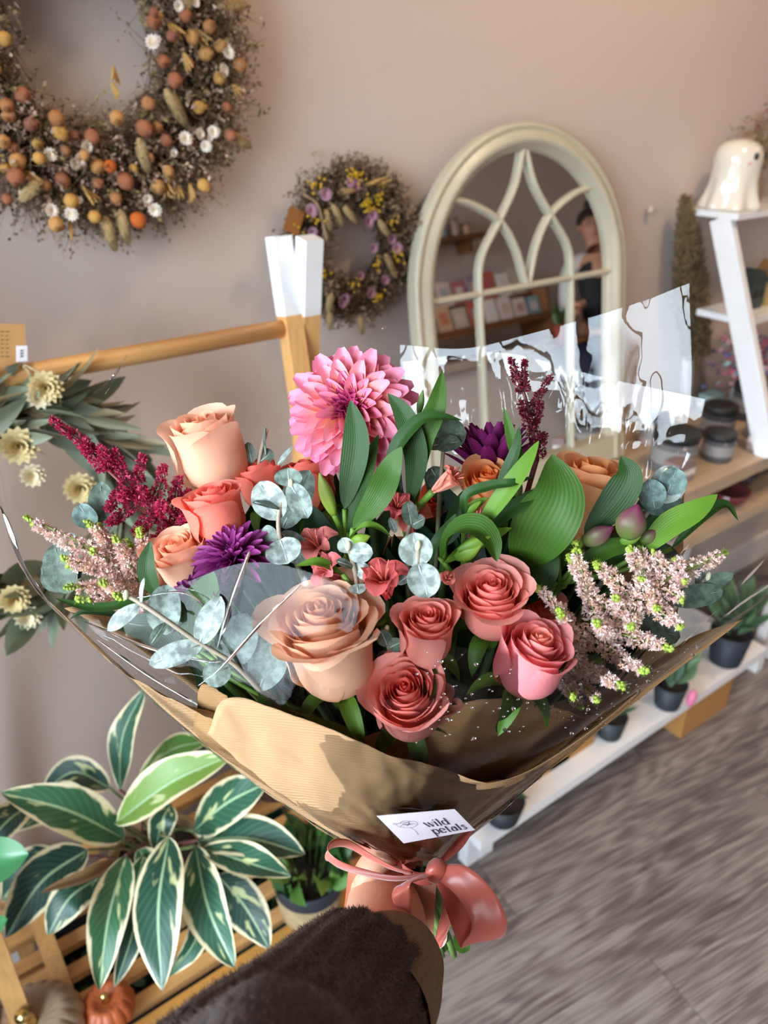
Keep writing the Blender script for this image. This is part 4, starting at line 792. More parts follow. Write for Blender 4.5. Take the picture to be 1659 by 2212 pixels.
composite('chrysanthemum', 'bright purple chrysanthemum at the left between the coral rose and the film edge', 'chrysanthemum', (505, 1205, .435), cv(-.25, .75, .55), 92, [
    (26, 3, 32, .2, .5, .09, .13, 1.3, ('#6A1050', '#94247A', '#AE4A98')), (34, 34, 66, .6, .95, .20, .25, 1.0, ('#5E0E48', '#8E2274', '#B0529C')), (30, 68, 95, .95, 1.05, .25, .27, .9, ('#5E0E48', '#861E6C', '#A44890'))], .15, 6, group='purple chrysanthemums')
composite('chrysanthemum', 'purple chrysanthemum low at the left, veiled by the film', 'chrysanthemum', (432, 1300, .44), cv(-.4, .6, .7), 84, [
    (22, 3, 32, .2, .5, .09, .13, 1.2, ('#5A1046', '#7E2468', '#96508A')), (30, 34, 66, .6, .95, .20, .25, 1.0, ('#500E40', '#7A2064', '#8E4480')), (28, 68, 100, .95, 1.05, .25, .27, .9, ('#500E40', '#742060', '#8A3C78'))], .15, 7, group='purple chrysanthemums')
# ---- astilbe plumes
def astilbe(name, label, base, twigs, main, cols, tipc, stemc, dens=1.0, fl=.0022, seed=0, hairs=True, group='astilbe plumes'):
    O = B(*base); t_ = thing(name, label, 'astilbe', O, group); nr.seed(seed)
    cl = np.array([srgb(c) for c in cols]); tcl = np.array(srgb(tipc)); S = srgb(stemc)
    mp_ = np.array([B(*q) for q in main]); mm = crom(mp_, 24); M().tube(mm, np.linspace(.0016, .0006, 24), 6, S).build('stem', ATTR, t_)
    stem(t_, [mm[0], (mm[0]*2+TIE)/3, TIE], .0018, S, 'stem')
    for tw_ in twigs:
        a, b, r0 = tw_[0], tw_[1], tw_[2]; A = B(*a); Bb = B(*b); Lg = np.linalg.norm(Bb-A); md = (A+Bb)/2+nrm(nr.normal(size=3))*Lg*.06
        P = crom([A, md, Bb], 16); rr0 = r0*1.15*b[2]/FPX; ns = max(90, int(Lg/.00036*dens*(r0/16)))
        t = nr.uniform(0, 1, ns); idx = t*15; i0 = np.minimum(idx.astype(int), 14); C = P[i0]+(P[i0+1]-P[i0])*(idx-i0)[:, None]
        ax = nrm(Bb-A); sd = nrm(np.cross(ax, nr.normal(size=(ns, 3)))); rad = rr0*(1-.78*t**1.3)*nr.uniform(.25, 1, ns)**.6
        O_ = C+sd*rad[:, None]+ax*rad[:, None]*.5; out = nrm(sd+ax*.55+nr.normal(size=(ns, 3))*.35)
        k = 5; dirs = nrm(np.repeat(out, k, 0)+nr.normal(size=(ns*k, 3))*.75); cc_ = cl[nr.randint(0, len(cl), ns)]*nr.uniform(.82, 1.1, (ns, 1))
        tipf = (t > .86) if tw_[3:] != (0,) else t < -1
        cc_ = np.where(tipf[:, None], tcl*nr.uniform(.8, 1.15, (ns, 1)), cc_); keep = np.repeat(~tipf, k)
        m = M().flakes(np.repeat(O_, k, 0)[keep], dirs[keep], fl*nr.uniform(.7, 1.25, keep.sum()), fl*.24, np.repeat(cc_, k, 0)[keep])
        if tipf.any():
            for o in O_[tipf][:18]: m.ball(C[0]*0+o, fl*.42, c=tcl*nr.uniform(.8, 1.2), n=6, m=5)
        m.shards(C[::3], O_[::3], .00022, S)
        if hairs:
            h = nrm(out+nr.normal(size=(ns, 3))*.5); m.shards(O_, O_+h*fl*1.35, .00010, np.clip(cc_*1.12, 0, 1))
        m.build('floret_plume', ATTRT, t_, False, kind='stuff')
        M().tube(P, np.linspace(.0007, .0003, 16), 5, S).build('side_stem', ATTR, t_)
def onmain(main, f): P = np.array(main, float); s = f*(len(P)-1); i = min(int(s), len(P)-2); return tuple(P[i]+(P[i+1]-P[i])*(s-i))
BL = ['#F2D4CC', '#F6DED6', '#EEC8C2', '#F8E8E0', '#E8C4A8']
mr1 = [(1190, 1480, .455), (1290, 1380, .44), (1390, 1290, .435), (1470, 1235, .44), (1568, 1192, .445)]
tw = [(onmain(mr1, f), t, r) for f, t, r in ((.2,(1147,1256,.43),17),(.28,(1240,1168,.44),21),(.36,(1226,1200,.445),14),(.45,(1284,1216,.435),20),(.55,(1358,1182,.44),21),(.6,(1378,1182,.445),18),(.68,(1409,1190,.44),16),(.75,(1457,1208,.44),17),(.7,(1568,1192,.45),17),(.7,(1480,1256,.43),17),(.6,(1474,1296,.425),19),(.5,(1471,1356,.42),20),(.55,(1420,1318,.42),18),(.45,(1363,1356,.415),20),(.3,(1452,1402,.415),20),(.25,(1400,1452,.41),19),(.2,(1208,1318,.415),19),(.3,(1288,1344,.41),22),(.12,(1350,1485,.41),19),(.05,(1238,1506,.415),17),(.08,(1292,1516,.42),14),(.05,(1258,1530,.43),13),(.4,(1330,1290,.425),22),(.5,(1385,1250,.43),22),(.15,(1200,1400,.42),20))]
astilbe('astilbe', 'blush pink astilbe plume fanning out at the right of the bouquet', mr1[0], tw, mr1, BL, '#A8BE4A', '#8A9A50', 1.6, fl=.0026, seed=1)
mr2 = [(400, 1345, .485), (320, 1275, .475), (230, 1205, .465), (150, 1160, .46), (55, 1117, .455)]
tw = [(onmain(mr2, f), t, r) for f, t, r in ((.55,(55,1117,.455),17),(.35,(186,1124,.455),18),(.42,(212,1132,.46),17),(.3,(248,1160,.455),18),(.15,(300,1142,.46),19),(.2,(275,1165,.465),15),(.4,(133,1204,.45),17),(.35,(146,1222,.455),15),(.15,(140,1268,.445),18),(.1,(166,1294,.45),18),(.2,(215,1255,.445),20),(.05,(310,1240,.45),18),(.05,(250,1285,.445),20),(.45,(200,1190,.45),18))]
astilbe('astilbe', 'blush pink astilbe plume reaching out at the left edge of the bouquet', mr2[0], tw, mr2, BL, '#A8BE4A', '#8A9A50', 1.8, fl=.0027, seed=2)
MG = ['#B0204E', '#C42E5C', '#9A1A46', '#D04468']
mr3 = [(420, 1180, .50), (350, 1120, .49), (270, 1050, .48), (190, 975, .475), (108, 905, .47)]
tw = [(onmain(mr3, f), t, r, 0) for f, t, r in ((.6,(108,905,.47),15),(.72,(180,955,.47),12),(.6,(215,965,.47),13),(.5,(247,972,.475),14),(.42,(308,985,.48),15),(.32,(352,1003,.485),15),(.2,(386,1030,.49),15),(.12,(405,1060,.49),16),(.5,(232,1100,.47),15),(.4,(236,1130,.475),16),(.3,(290,1150,.47),17),(.15,(330,1165,.475),17),(.4,(310,1060,.465),18),(.25,(350,1090,.465),18),(.45,(265,1075,.465),17),(.1,(395,1120,.475),16))]
astilbe('astilbe', 'crimson astilbe plume pointing to the upper left', mr3[0], tw, mr3, MG, '#A01E48', '#7A3A3A', 1.5, fl=.0025, seed=3, hairs=False)
mr4 = [(1160, 990, .50), (1150, 930, .49), (1138, 870, .485), (1122, 825, .485), (1104, 772, .485)]
tw = [(onmain(mr4, f), t, r, 0) for f, t, r in ((.6,(1104,772,.485),9),(.6,(1134,780,.485),10),(.4,(1190,812,.485),9),(.3,(1168,868,.48),11),(.2,(1124,870,.48),12),(.05,(1140,900,.48),13),(.0,(1175,940,.485),14))]
astilbe('astilbe', 'dark red astilbe spikes at the upper right in front of the sky reflection', mr4[0], tw, mr4, ['#6E1428', '#861A32', '#5A1020'], '#6E1428', '#5A2A2A', 1.3, fl=.0022, seed=4, hairs=False)
# ---- alstroemeria stems with leaves, buds and flowers
def budm(parent, a, b, wpx, cols, label=None):
    A, Bb = B(*a), B(*b); t = nrm(Bb-A); L_ = np.linalg.norm(Bb-A); r = wpx*a[2]/FPX/2; c0, c1_ = np.array(srgb(cols[0])), np.array(srgb(cols[1]))
    pr = [(r*(.25+.75*math.sin(math.pi*min(1, v*.9+.05))**.8)*(1-.75*v**4), v*L_) for v in np.linspace(0, 1, 12)]
    m = M().lathe(pr, A, t, 15, mix(c0, c1_, .5), fn=lambda an, h: 1+.10*np.cos(an*3))
    V = np.concatenate(m.v); f = np.clip(((V-A)@t)/L_, 0, 1)[:, None]; st_ = (.5+.5*np.sin(np.arange(len(V))*2.1))[:, None]*.3
    m.c = [c0*(1-f)+c1_*f+(c0-c1_)*(st_-.15)]
    o = m.build('bud', ATTRT, parent)
    if label: o['label'] = label
def flower6(parent, c, axis, rpx, cols, seed=0, openf=.8, n=6, L=None):
    O = B(*c); ax = nrm(axis); u, w_, t = fr(ax); R_ = rpx*c[2]/FPX; rn = random.Random(seed); bc, tc_ = np.array(srgb(cols[0])), np.array(srgb(cols[1]))
    for i in range(n):
        a = i*2*math.pi/n+rn.uniform(-.1, .1); o = math.cos(a)*u+math.sin(a)*w_; op = openf*(1 if i % 2 else .8)
        C = [O, O+t*R_*.55+o*R_*.22*op, O+t*R_*(1.0-.15*op)+o*R_*.6*op, O+t*R_*(1.05-.45*op)+o*R_*1.05*op]
        G = leafgrid(C, R_*(.75 if i % 2 else .55), t*1.0-o*.4, lambda v: max(.08, math.sin(math.pi*min(1, v**1.3*.93+.05))**.7), cup=.18, wave=.12, nv=12, nu=7, seed=seed+i)
        vv = np.linspace(0, 1, 12)[:, None, None]; cc_ = bc*(1-vv)+tc_*vv; cc_ = np.broadcast_to(cc_, (12, 7, 3)).copy(); cc_ *= np.where(np.abs(np.linspace(-1, 1, 7))[None, :, None] < .2, .9, 1)
        M().grid(G, cc_).build('petal', PETAL, parent)
    for i in range(5):
        a = i*1.25+.3; o = math.cos(a)*u+math.sin(a)*w_; M().tube(crom([O+t*R_*.3, O+t*R_*.9+o*R_*.1, O+t*R_*1.25+o*R_*.25], 6), .0005, 4, srgb('#D86A5A')).build('stamen', ATTR, parent)
def als(label, root, leaves, extra=None, seed=0, group='leafy alstroemeria stems'):
    O = B(*root); t_ = thing('alstroemeria', label, 'alstroemeria', O, group); stem(t_, [O, (O+TIE*2)/3, TIE], .0026, G1)
    for i, (pts, wpx, ci, f, kw) in enumerate(leaves):
        C = [B(*p) for p in pts]; d = np.mean([p[2] for p in pts]); kw = dict(kw)
        leaf(t_, C, wpx*1.12*d/FPX, cv(*f), kw.pop('prof', LANCE), ALS, [G1, G2, G3, G4][ci], nv=20, nu=9, seed=seed*20+i, **kw)
        M().tube(crom([O, (O+C[0])/2+UP*-.004, C[0]], 6), .0015, 6, G3).build('leaf_stalk', ATTR, t_)
    if extra: extra(t_)
    return t_
def ex1(t_):
    budm(t_, (722, 1112, .455), (690, 1022, .445), 32, ('#7E9A30', '#B8C860'), 'green bud with pale slit'); stem(t_, [B(750, 1180, .47), B(735, 1140, .46), B(722, 1112, .455)], .0018, G3)
    budm(t_, (760, 1170, .44), (800, 1158, .435), 28, ('#5E8A20', '#9AB840'))
als('alstroemeria stem with broad dark leaves standing in front of the dahlia', (748, 1200, .475), [
    ([(744, 1100, .455), (770, 960, .445), (758, 864, .44)], 56, 1, (-.2, 0, 1), dict(cup=.1)),
    ([(752, 1150, .46), (782, 1040, .45), (818, 938, .455)], 46, 1, (-.5, .1, 1), dict(cup=.12)),
    ([(762, 1142, .44), (815, 1075, .43), (845, 1010, .43), (868, 965, .425)], 54, 0, (-.1, 0, 1), dict(cup=.05, twist=.5)),
    ([(752, 1165, .44), (785, 1140, .43), (815, 1142, .43), (845, 1160, .43)], 22, 2, (0, .8, .6), dict(cup=.3)),
    ([(735, 1210, .48), (690, 1150, .475), (672, 1090, .475)], 60, 3, (0, 0, 1), {})], ex1, 1)
def ex2(t_):
    budm(t_, (905, 895, .465), (914, 842, .46), 16, ('#4A6A28', '#5E7A34')); budm(t_, (940, 915, .465), (948, 885, .46), 16, ('#6A7A2A', '#A88A30'))
    flower6(t_, (935, 1062, .455), cv(.75, .55, .4), 62, ('#E8A890', '#EC8878'), 3, .45); stem(t_, [B(885, 1130, .475), B(905, 1095, .465), B(935, 1062, .455)], .0022, G3)
    flower6(t_, (850, 1120, .47), cv(.2, .6, .8), 58, ('#D85A60', '#E06A70'), 4, .6)
als('alstroemeria stem with tall twisting leaves right of the dahlia and a salmon flower', (880, 1150, .49), [
    ([(885, 1090, .465), (900, 990, .455), (875, 900, .45), (838, 850, .45)], 50, 1, (-.3, .1, 1), dict(cup=.1)),
    ([(838, 1045, .46), (855, 970, .45), (905, 912, .445), (950, 902, .44), (998, 908, .44)], 36, 1, (-.2, .5, .8), dict(cup=.15, twist=.5)),
    ([(905, 1045, .465), (915, 950, .455), (942, 880, .45), (956, 800, .45)], 48, 0, (-.3, 0, 1), dict(cup=.12, twist=-.7)),
    ([(870, 1130, .48), (850, 1060, .47), (860, 1000, .47)], 40, 3, (0, 0, 1), {})], ex2, 2)
def ex3(t_):
    for a, b, w_ in (((985, 1205, .43), (1040, 1178, .42), 34), ((990, 1190, .425), (1060, 1158, .42), 30), ((1000, 1110, .44), (1040, 1082, .435), 22), ((1010, 1095, .445), (1055, 1075, .44), 20)): budm(t_, a, b, w_, ('#4E7A22', '#86A838'))
    budm(t_, (1120, 1070, .46), (1100, 1020, .455), 36, ('#6A8040', '#6A2A58')); budm(t_, (1165, 1180, .465), (1190, 1130, .46), 34, ('#8A9A30', '#C0C050'))
als('alstroemeria stem with light green buds and arching leaves at the centre right', (1000, 1235, .47), [
    ([(1020, 1160, .44), (1080, 1080, .425), (1130, 1010, .42), (1164, 952, .42)], 40, 2, (-.4, .3, .9), dict(cup=.1)),
    ([(1002, 1120, .44), (1008, 1072, .43), (1060, 1052, .425), (1105, 1045, .42), (1152, 1030, .425)], 28, 1, (0, .6, .8), dict(cup=.2)),
    ([(1010, 1180, .445), (1080, 1120, .44), (1130, 1085, .435), (1172, 1052, .435)], 40, 1, (-.2, .6, .8), dict(cup=.12)),
    ([(1060, 1100, .46), (1090, 1030, .455), (1115, 970, .45), (1122, 920, .45)], 26, 1, (-.5, .1, .8), {}),
    ([(1130, 1010, .46), (1110, 960, .455), (1088, 880, .45)], 26, 0, (-.3, .1, 1), {}),
    ([(950, 1205, .45), (985, 1150, .43), (1030, 1145, .42), (1060, 1175, .42), (1073, 1213, .42)], 62, 0, (.1, .6, .8), dict(cup=.25)),
    ([(960, 1215, .45), (1030, 1175, .435), (1105, 1140, .43)], 46, 2, (0, .7, .7), dict(cup=.1)),
    ([(930, 1225, .46), (940, 1175, .45), (975, 1130, .45), (985, 1110, .45)], 22, 1, (-.6, 0, .8), {})], ex3, 3)
def ex4(t_):
    budm(t_, (1352, 1160, .44), (1378, 1090, .43), 66, ('#5A7A30', '#7A2850'), 'largest purple-tipped bud'); budm(t_, (1262, 1172, .45), (1325, 1138, .44), 44, ('#6A7A40', '#6A2048')); budm(t_, (1385, 1172, .45), (1428, 1142, .445), 34, ('#5E7A34', '#6A2048'))
    budm(t_, (1340, 1170, .445), (1385, 1158, .44), 26, ('#4E7A22', '#7A9A3A'))
als('alstroemeria stem with purple buds and long bright leaves at the right', (1210, 1260, .47), [
    ([(1120, 1232, .46), (1165, 1150, .44), (1205, 1070, .43), (1192, 982, .435)], 122, 0, (-.1, .1, 1), dict(cup=.06, wave=.05)),
    ([(1262, 1158, .46), (1325, 1090, .45), (1358, 1030, .445), (1342, 985, .445)], 66, 1, (-.3, .2, 1), dict(cup=.1)),
    ([(1385, 1195, .45), (1440, 1140, .44), (1500, 1105, .435), (1550, 1068, .435)], 56, 2, (-.2, .5, .8), dict(cup=.08)),
    ([(1450, 1185, .46), (1520, 1115, .455), (1565, 1090, .455), (1595, 1125, .455)], 24, 1, (0, .6, .8), dict(cup=.2)),
    ([(1110, 1300, .47), (1160, 1240, .455), (1186, 1168, .455)], 76, 1, (-.1, .2, 1), dict(prof=OVAL, cup=.1)),
    ([(1085, 1260, .47), (1110, 1200, .46), (1125, 1110, .46)], 48, 3, (0, 0, 1), {}),
    ([(1240, 1230, .46), (1320, 1185, .45), (1400, 1178, .45)], 44, 0, (0, .6, .8), dict(cup=.1)),
    ([(1225, 1250, .47), (1300, 1215, .465), (1380, 1200, .46)], 40, 1, (0, .5, .8), {}),
    ([(1340, 1200, .47), (1400, 1150, .465), (1460, 1110, .46)], 50, 1, (-.2, .4, .9), {}),
    ([(1205, 1190, .46), (1218, 1150, .45), (1220, 1118, .45)], 26, 3, (0, 0, 1), {})], ex4, 4)
def ex5(t_):
    flower6(t_, (838, 1292, .42), cv(-.15, .75, .65), 82, ('#D85A5A', '#E26A68'), 5, .62); flower6(t_, (735, 1250, .44), cv(-.6, .5, .6), 60, ('#D0606A', '#E07A78'), 6, .7)
    flower6(t_, (965, 1262, .425), cv(.0, .5, .8), 34, ('#C0A060', '#E0686C'), 8, .5); flower6(t_, (700, 1200, .455), cv(-.3, .6, .7), 60, ('#C85A60', '#E88A80'), 9, .8)
als('coral alstroemeria blooms with folded petals above the centre roses', (840, 1330, .44), [
    ([(740, 1240, .43), (690, 1215, .425), (640, 1222, .425)], 24, 2, (0, .7, .7), {}), ([(800, 1340, .44), (790, 1300, .43), (775, 1260, .43)], 24, 3, (0, 0, 1), {})], ex5, 5, group='alstroemeria in flower')
def ex6(t_): flower6(t_, (1015, 1165, .46), cv(.3, .7, .5), 60, ('#D87A80', '#E08A8C'), 11, .5); flower6(t_, (890, 1150, .48), cv(0, .7, .7), 60, ('#D06058', '#E07868'), 12, .7)
als('dusky pink alstroemeria flowers sunk behind the green buds', (960, 1200, .48), [([(960, 1180, .475), (985, 1120, .47), (1000, 1060, .47)], 40, 3, (0, 0, 1), {})], ex6, 6, group='alstroemeria in flower')
als('alstroemeria stem with dark narrow leaves at the left below the astilbe', (380, 1370, .47), [
    ([(338, 1290, .44), (318, 1230, .435), (325, 1168, .435)], 40, 1, (-.1, 0, 1), {}), ([(425, 1410, .43), (432, 1320, .42), (462, 1235, .42)], 86, 0, (-.1, 0, 1), dict(cup=.06)),
    ([(345, 1285, .45), (260, 1308, .445), (190, 1312, .45), (118, 1292, .455)], 24, 1, (0, .7, .7), {}), ([(300, 1345, .46), (235, 1325, .455), (180, 1322, .455), (150, 1338, .455)], 15, 3, (0, .6, .8), {}),
    ([(400, 1420, .45), (330, 1360, .45), (250, 1350, .45)], 60, 3, (0, .3, 1), {}), ([(560, 1500, .45), (600, 1540, .43), (668, 1560, .42)], 46, 1, (0, .3, 1), {}), ([(760, 1590, .44), (715, 1580, .43), (650, 1545, .425)], 38, 2, (0, .4, 1), {})], None, 7)
# deep foliage that fills the heart of the bouquet
ff = thing('foliage', 'dark green filler leaves deep between the flowers', 'foliage', B(880, 1500, .50)); rnd.seed(12)
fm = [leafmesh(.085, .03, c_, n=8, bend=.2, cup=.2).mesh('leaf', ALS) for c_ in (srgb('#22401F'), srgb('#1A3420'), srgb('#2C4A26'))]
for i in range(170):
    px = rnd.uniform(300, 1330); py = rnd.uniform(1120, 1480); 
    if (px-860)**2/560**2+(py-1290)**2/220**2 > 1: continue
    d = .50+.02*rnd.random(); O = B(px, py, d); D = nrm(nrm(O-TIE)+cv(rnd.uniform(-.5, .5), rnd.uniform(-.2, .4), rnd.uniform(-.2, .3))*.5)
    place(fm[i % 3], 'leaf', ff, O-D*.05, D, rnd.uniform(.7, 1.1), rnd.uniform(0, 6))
m = M()
for i in range(46):
    a = B(rnd.uniform(420, 1320), rnd.uniform(1180, 1450), rnd.uniform(.48, .52)); m.tube(crom([a, (a+TIE)/2+cv(0, 0, -1)*.01, TIE], 6), .002, 5, mix(G2, G4, rnd.random()))
m.build('stems', ATTR, ff, kind='stuff')
# ---- eucalyptus sprigs
EC = [srgb('#96A69C'), srgb('#AEBAB2'), srgb('#7E9086'), srgb('#566858'), srgb('#6E8880')]
def euc(label, main, leaves, group='silver eucalyptus sprigs', r=.0013):
    O = B(*main[0]); t_ = thing('eucalyptus', label, 'eucalyptus', O, group)
    M().tube(crom([B(*p) for p in main], 20), r, 7, srgb('#9A8C78')).build('stem', ATTR, t_); stem(t_, [O, (O+TIE)/2, TIE], .0016, srgb('#6A6A50'))
    for i, (a, b, w_, ci, f) in enumerate(leaves):
        A, Bb = B(*a), B(*b); Lg = np.linalg.norm(Bb-A); mid_ = (A+Bb)/2+nrm(cv(*f))*Lg*.05
        leaf(t_, [A, mid_, Bb], w_*a[2]/FPX, cv(*f), ROUND if w_*a[2]/FPX > Lg*.45 else OVAL, EUC, EC[ci], cup=.10, wave=.04, nv=14, nu=9, seed=i)
        d = nrm(Bb-A); M().tube([A+d*.001+cv(*f)*.0004, A+d*Lg*.9+cv(*f)*.0003+(mid_-(A+Bb)/2)*.35], [.0005, .0002], 4, mix(EC[ci], (.9, .9, .8), .3)).build('midrib', ATTR, t_)
    M().ball(B(main[-1][0], main[-1][1], main[-1][2]-.002), (.0016, .003), cv(.2, 1, .3), 8, 6, srgb('#C8C8A0')).build('leaf_bud', ATTR, t_)
euc('silver eucalyptus sprig with heart shaped leaves left of centre', [(640, 1215, .46), (606, 1165, .435), (604, 1100, .432), (628, 1045, .43)], [
    ((604, 1120, .434), (560, 1040, .43), 76, 1, (-.1, 0, 1)), ((610, 1140, .45), (668, 1015, .455), 70, 2, (.1, 0, 1)), ((625, 1050, .43), (622, 1010, .425), 62, 2, (0, .2, 1)), ((628, 1045, .428), (665, 1120, .425), 52, 0, (.1, 0, 1)), ((604, 1100, .43), (545, 1085, .425), 26, 2, (0, .8, .6)),
    ((606, 1165, .43), (622, 1218, .425), 82, 1, (0, 0, 1)), ((608, 1150, .445), (660, 1215, .45), 60, 2, (.2, 0, 1)), ((604, 1165, .436), (565, 1170, .44), 70, 0, (-.3, 0, 1))])
euc('little silver eucalyptus tip with round leaves above the peach rose', [(775, 1290, .44), (768, 1240, .42), (758, 1200, .415), (752, 1180, .41)], [
    ((756, 1192, .412), (738, 1162, .408), 38, 1, (-.2, .1, 1)), ((756, 1195, .41), (806, 1196, .405), 48, 1, (.1, .3, 1)), ((762, 1225, .415), (726, 1212, .41), 24, 2, (-.2, .6, .8)), ((768, 1235, .42), (800, 1228, .415), 40, 1, (.1, 0, 1)), ((772, 1262, .42), (774, 1284, .415), 40, 1, (0, .1, 1))])
euc('pair of round silver eucalyptus leaves in front of the salmon rose', [(900, 1300, .44), (902, 1240, .405), (903, 1212, .402), (903, 1178, .398)], [
    ((902, 1222, .402), (893, 1150, .398), 76, 1, (-.05, .1, 1)), ((904, 1218, .40), (925, 1292, .395), 74, 1, (.1, 0, 1)), ((895, 1235, .41), (858, 1262, .41), 26, 2, (-.5, .1, .8))])
euc('dull olive eucalyptus leaf pair behind the centre buds', [(880, 1160, .47), (885, 1135, .455), (895, 1100, .45)], [((890, 1135, .45), (880, 1082, .445), 36, 3, (-.1, .2, 1)), ((890, 1135, .45), (918, 1120, .445), 34, 3, (.1, .4, .9)), ((855, 1150, .455), (842, 1118, .455), 18, 2, (0, 0, 1))])
euc('dark eucalyptus leaves seen from behind beside the dahlia', [(950, 1060, .49), (955, 1000, .485), (960, 940, .485)], [((925, 945, .48), (1008, 935, .475), 78, 3, (-.1, .1, 1)), ((925, 965, .475), (995, 955, .47), 44, 3, (0, .6, .8)), ((930, 1010, .49), (960, 1060, .49), 50, 3, (0, 0, 1))])
euc('blue-green eucalyptus leaves against the kraft sheet at the right', [(1370, 1150, .48), (1410, 1090, .46), (1438, 1020, .455)], [((1428, 1085, .46), (1455, 1005, .455), 78, 1, (-.1, .1, 1)), ((1440, 1068, .455), (1462, 1010, .45), 62, 4, (0, .1, 1)), ((1415, 1100, .455), (1400, 1035, .45), 60, 4, (-.2, .1, 1)), ((1390, 1098, .46), (1480, 1090, .465), 50, 4, (0, .3, 1)), ((1375, 1110, .47), (1430, 1080, .47), 60, 3, (0, 0, 1))])
euc('dark eucalyptus sprig with pointed leaves beyond the right astilbe', [(1420, 1370, .47), (1460, 1310, .46), (1510, 1265, .455), (1530, 1245, .455)], [((1500, 1278, .455), (1585, 1240, .45), 34, 3, (0, .5, .9)), ((1450, 1300, .455), (1562, 1276, .45), 52, 3, (0, .3, 1)), ((1510, 1275, .46), (1518, 1222, .46), 22, 2, (-.6, 0, .8)), ((1360, 1350, .46), (1470, 1375, .455), 70, 3, (0, .3, 1)), ((1390, 1180, .485), (1465, 1235, .48), 70, 3, (0, 0, 1))])
euc('long silver eucalyptus sprig lying across the left front under the film', [(600, 1515, .44), (560, 1488, .42), (500, 1430, .41), (430, 1388, .405), (360, 1340, .40), (300, 1300, .40), (272, 1285, .40)], [
    ((302, 1308, .40), (232, 1362, .40), 38, 1, (-.1, .3, 1)), ((305, 1305, .40), (312, 1248, .395), 14, 1, (-.5, .2, .9)), ((352, 1370, .415), (362, 1262, .415), 78, 0, (0, 0, 1)), ((360, 1345, .41), (325, 1395, .405), 30, 3, (-.4, .2, .8)), ((430, 1390, .405), (478, 1288, .40), 56, 1, (.1, .1, 1)), ((435, 1392, .405), (322, 1435, .40), 52, 1, (0, .2, 1)),
    ((490, 1440, .415), (535, 1325, .415), 90, 2, (.1, 0, 1)), ((495, 1440, .41), (440, 1470, .405), 60, 0, (0, .1, 1)), ((560, 1490, .42), (598, 1362, .42), 86, 2, (.2, 0, 1))])
euc('round green eucalyptus leaves at the far left behind the pink astilbe', [(330, 1330, .50), (240, 1230, .49), (205, 1120, .485)], [((200, 1140, .48), (172, 1088, .475), 58, 4, (-.2, .1, 1)), ((228, 1150, .485), (218, 1040, .485), 62, 3, (0, 0, 1)), ((150, 1280, .49), (118, 1175, .49), 78, 3, (-.1, 0, 1)), ((170, 1250, .49), (150, 1150, .495), 60, 3, (-.1, 0, 1)), ((165, 1250, .495), (88, 1230, .50), 80, 3, (-.1, 0, 1))])
euc('small dark eucalyptus shoots in the shadow right of the peach rose', [(850, 1440, .45), (840, 1400, .43), (835, 1360, .425)], [((838, 1395, .425), (822, 1360, .42), 34, 3, (0, 0, 1)), ((840, 1400, .425), (870, 1385, .42), 32, 3, (0, .2, 1)), ((842, 1415, .43), (815, 1425, .43), 30, 3, (0, .2, 1))])
euc('dark eucalyptus tip poking up between peach and coral roses', [(565, 1060, .50), (560, 1000, .50), (575, 930, .50)], [((545, 1000, .50), (535, 955, .50), 26, 3, (0, 0, 1)), ((560, 1000, .50), (590, 975, .50), 40, 3, (0, .5, 1)), ((575, 985, .50), (572, 918, .495), 8, 3, (-.5, 0, .8)), ((600, 1005, .49), (632, 965, .485), 12, 2, (-.3, 0, 1)), ((545, 1010, .505), (520, 985, .505), 30, 3, (0, .2, 1))])
# ================================================================ WRAPPING
def bi(rows, n, m_):
    A = crom(np.array([[B(*p) for p in r] for r in rows]), n)                  # n x k x 3
    return np.swapaxes(crom(np.swapaxes(A, 0, 1), m_), 0, 1)
def crinkle(G, amp, seed, nf=16, fade=None, freq=(2, 9)):
    a, b = G.shape[:2]; du = np.gradient(G, axis=1); dv = np.gradient(G, axis=0); N_ = nrm(np.cross(du, dv)); rs = np.random.RandomState(seed)
    U, V = np.meshgrid(np.linspace(0, 1, b), np.linspace(0, 1, a)); H_ = np.zeros_like(U)
    for _ in range(nf):
        th = rs.uniform(0, math.pi); f = rs.uniform(*freq); ph = rs.uniform(0, 1); c = U*math.cos(th)*f*1.4+V*math.sin(th)*f+ph
        tri = 1-np.abs((c % 1)*2-1); H_ += (tri**rs.choice([1, 3, 6]))*rs.uniform(.3, 1)/f*3*rs.choice([-1, 1])
    H_ *= amp
    if fade is not None: H_ *= fade(U, V)
    return G+N_*H_[..., None]
KRAFT = mat('kraft_paper', attr=True, rough=.7, wave=(330, .22, .5, 'DIAGONAL'), trans=.12, spec=.3)
KC = np.array(srgb('#B79068')); KD = np.array(srgb('#B58A5C'))
T0 = [(868, 1862, .487), (885, 1868, .484), (905, 1870, .482), (925, 1866, .484), (945, 1858, .487)]
def sheet(name, rows, parent, mat_, amp=.0008, seed=0, n=40, m_=60, col=(1, 1, 1), thick=0, **k):
    G = crinkle(bi(rows, n, m_), amp, seed, fade=lambda U, V: np.clip((V)*3, 0, 1), **k)
    o = M().grid(G, col).build(name, mat_, parent)
    if thick: s = o.modifiers.new('thickness', 'SOLIDIFY'); s.thickness = thick
    return o
kw_ = thing('kraft_wrapping', 'brown ribbed kraft paper cone wrapped around the flowers', 'wrapping paper', TIE)
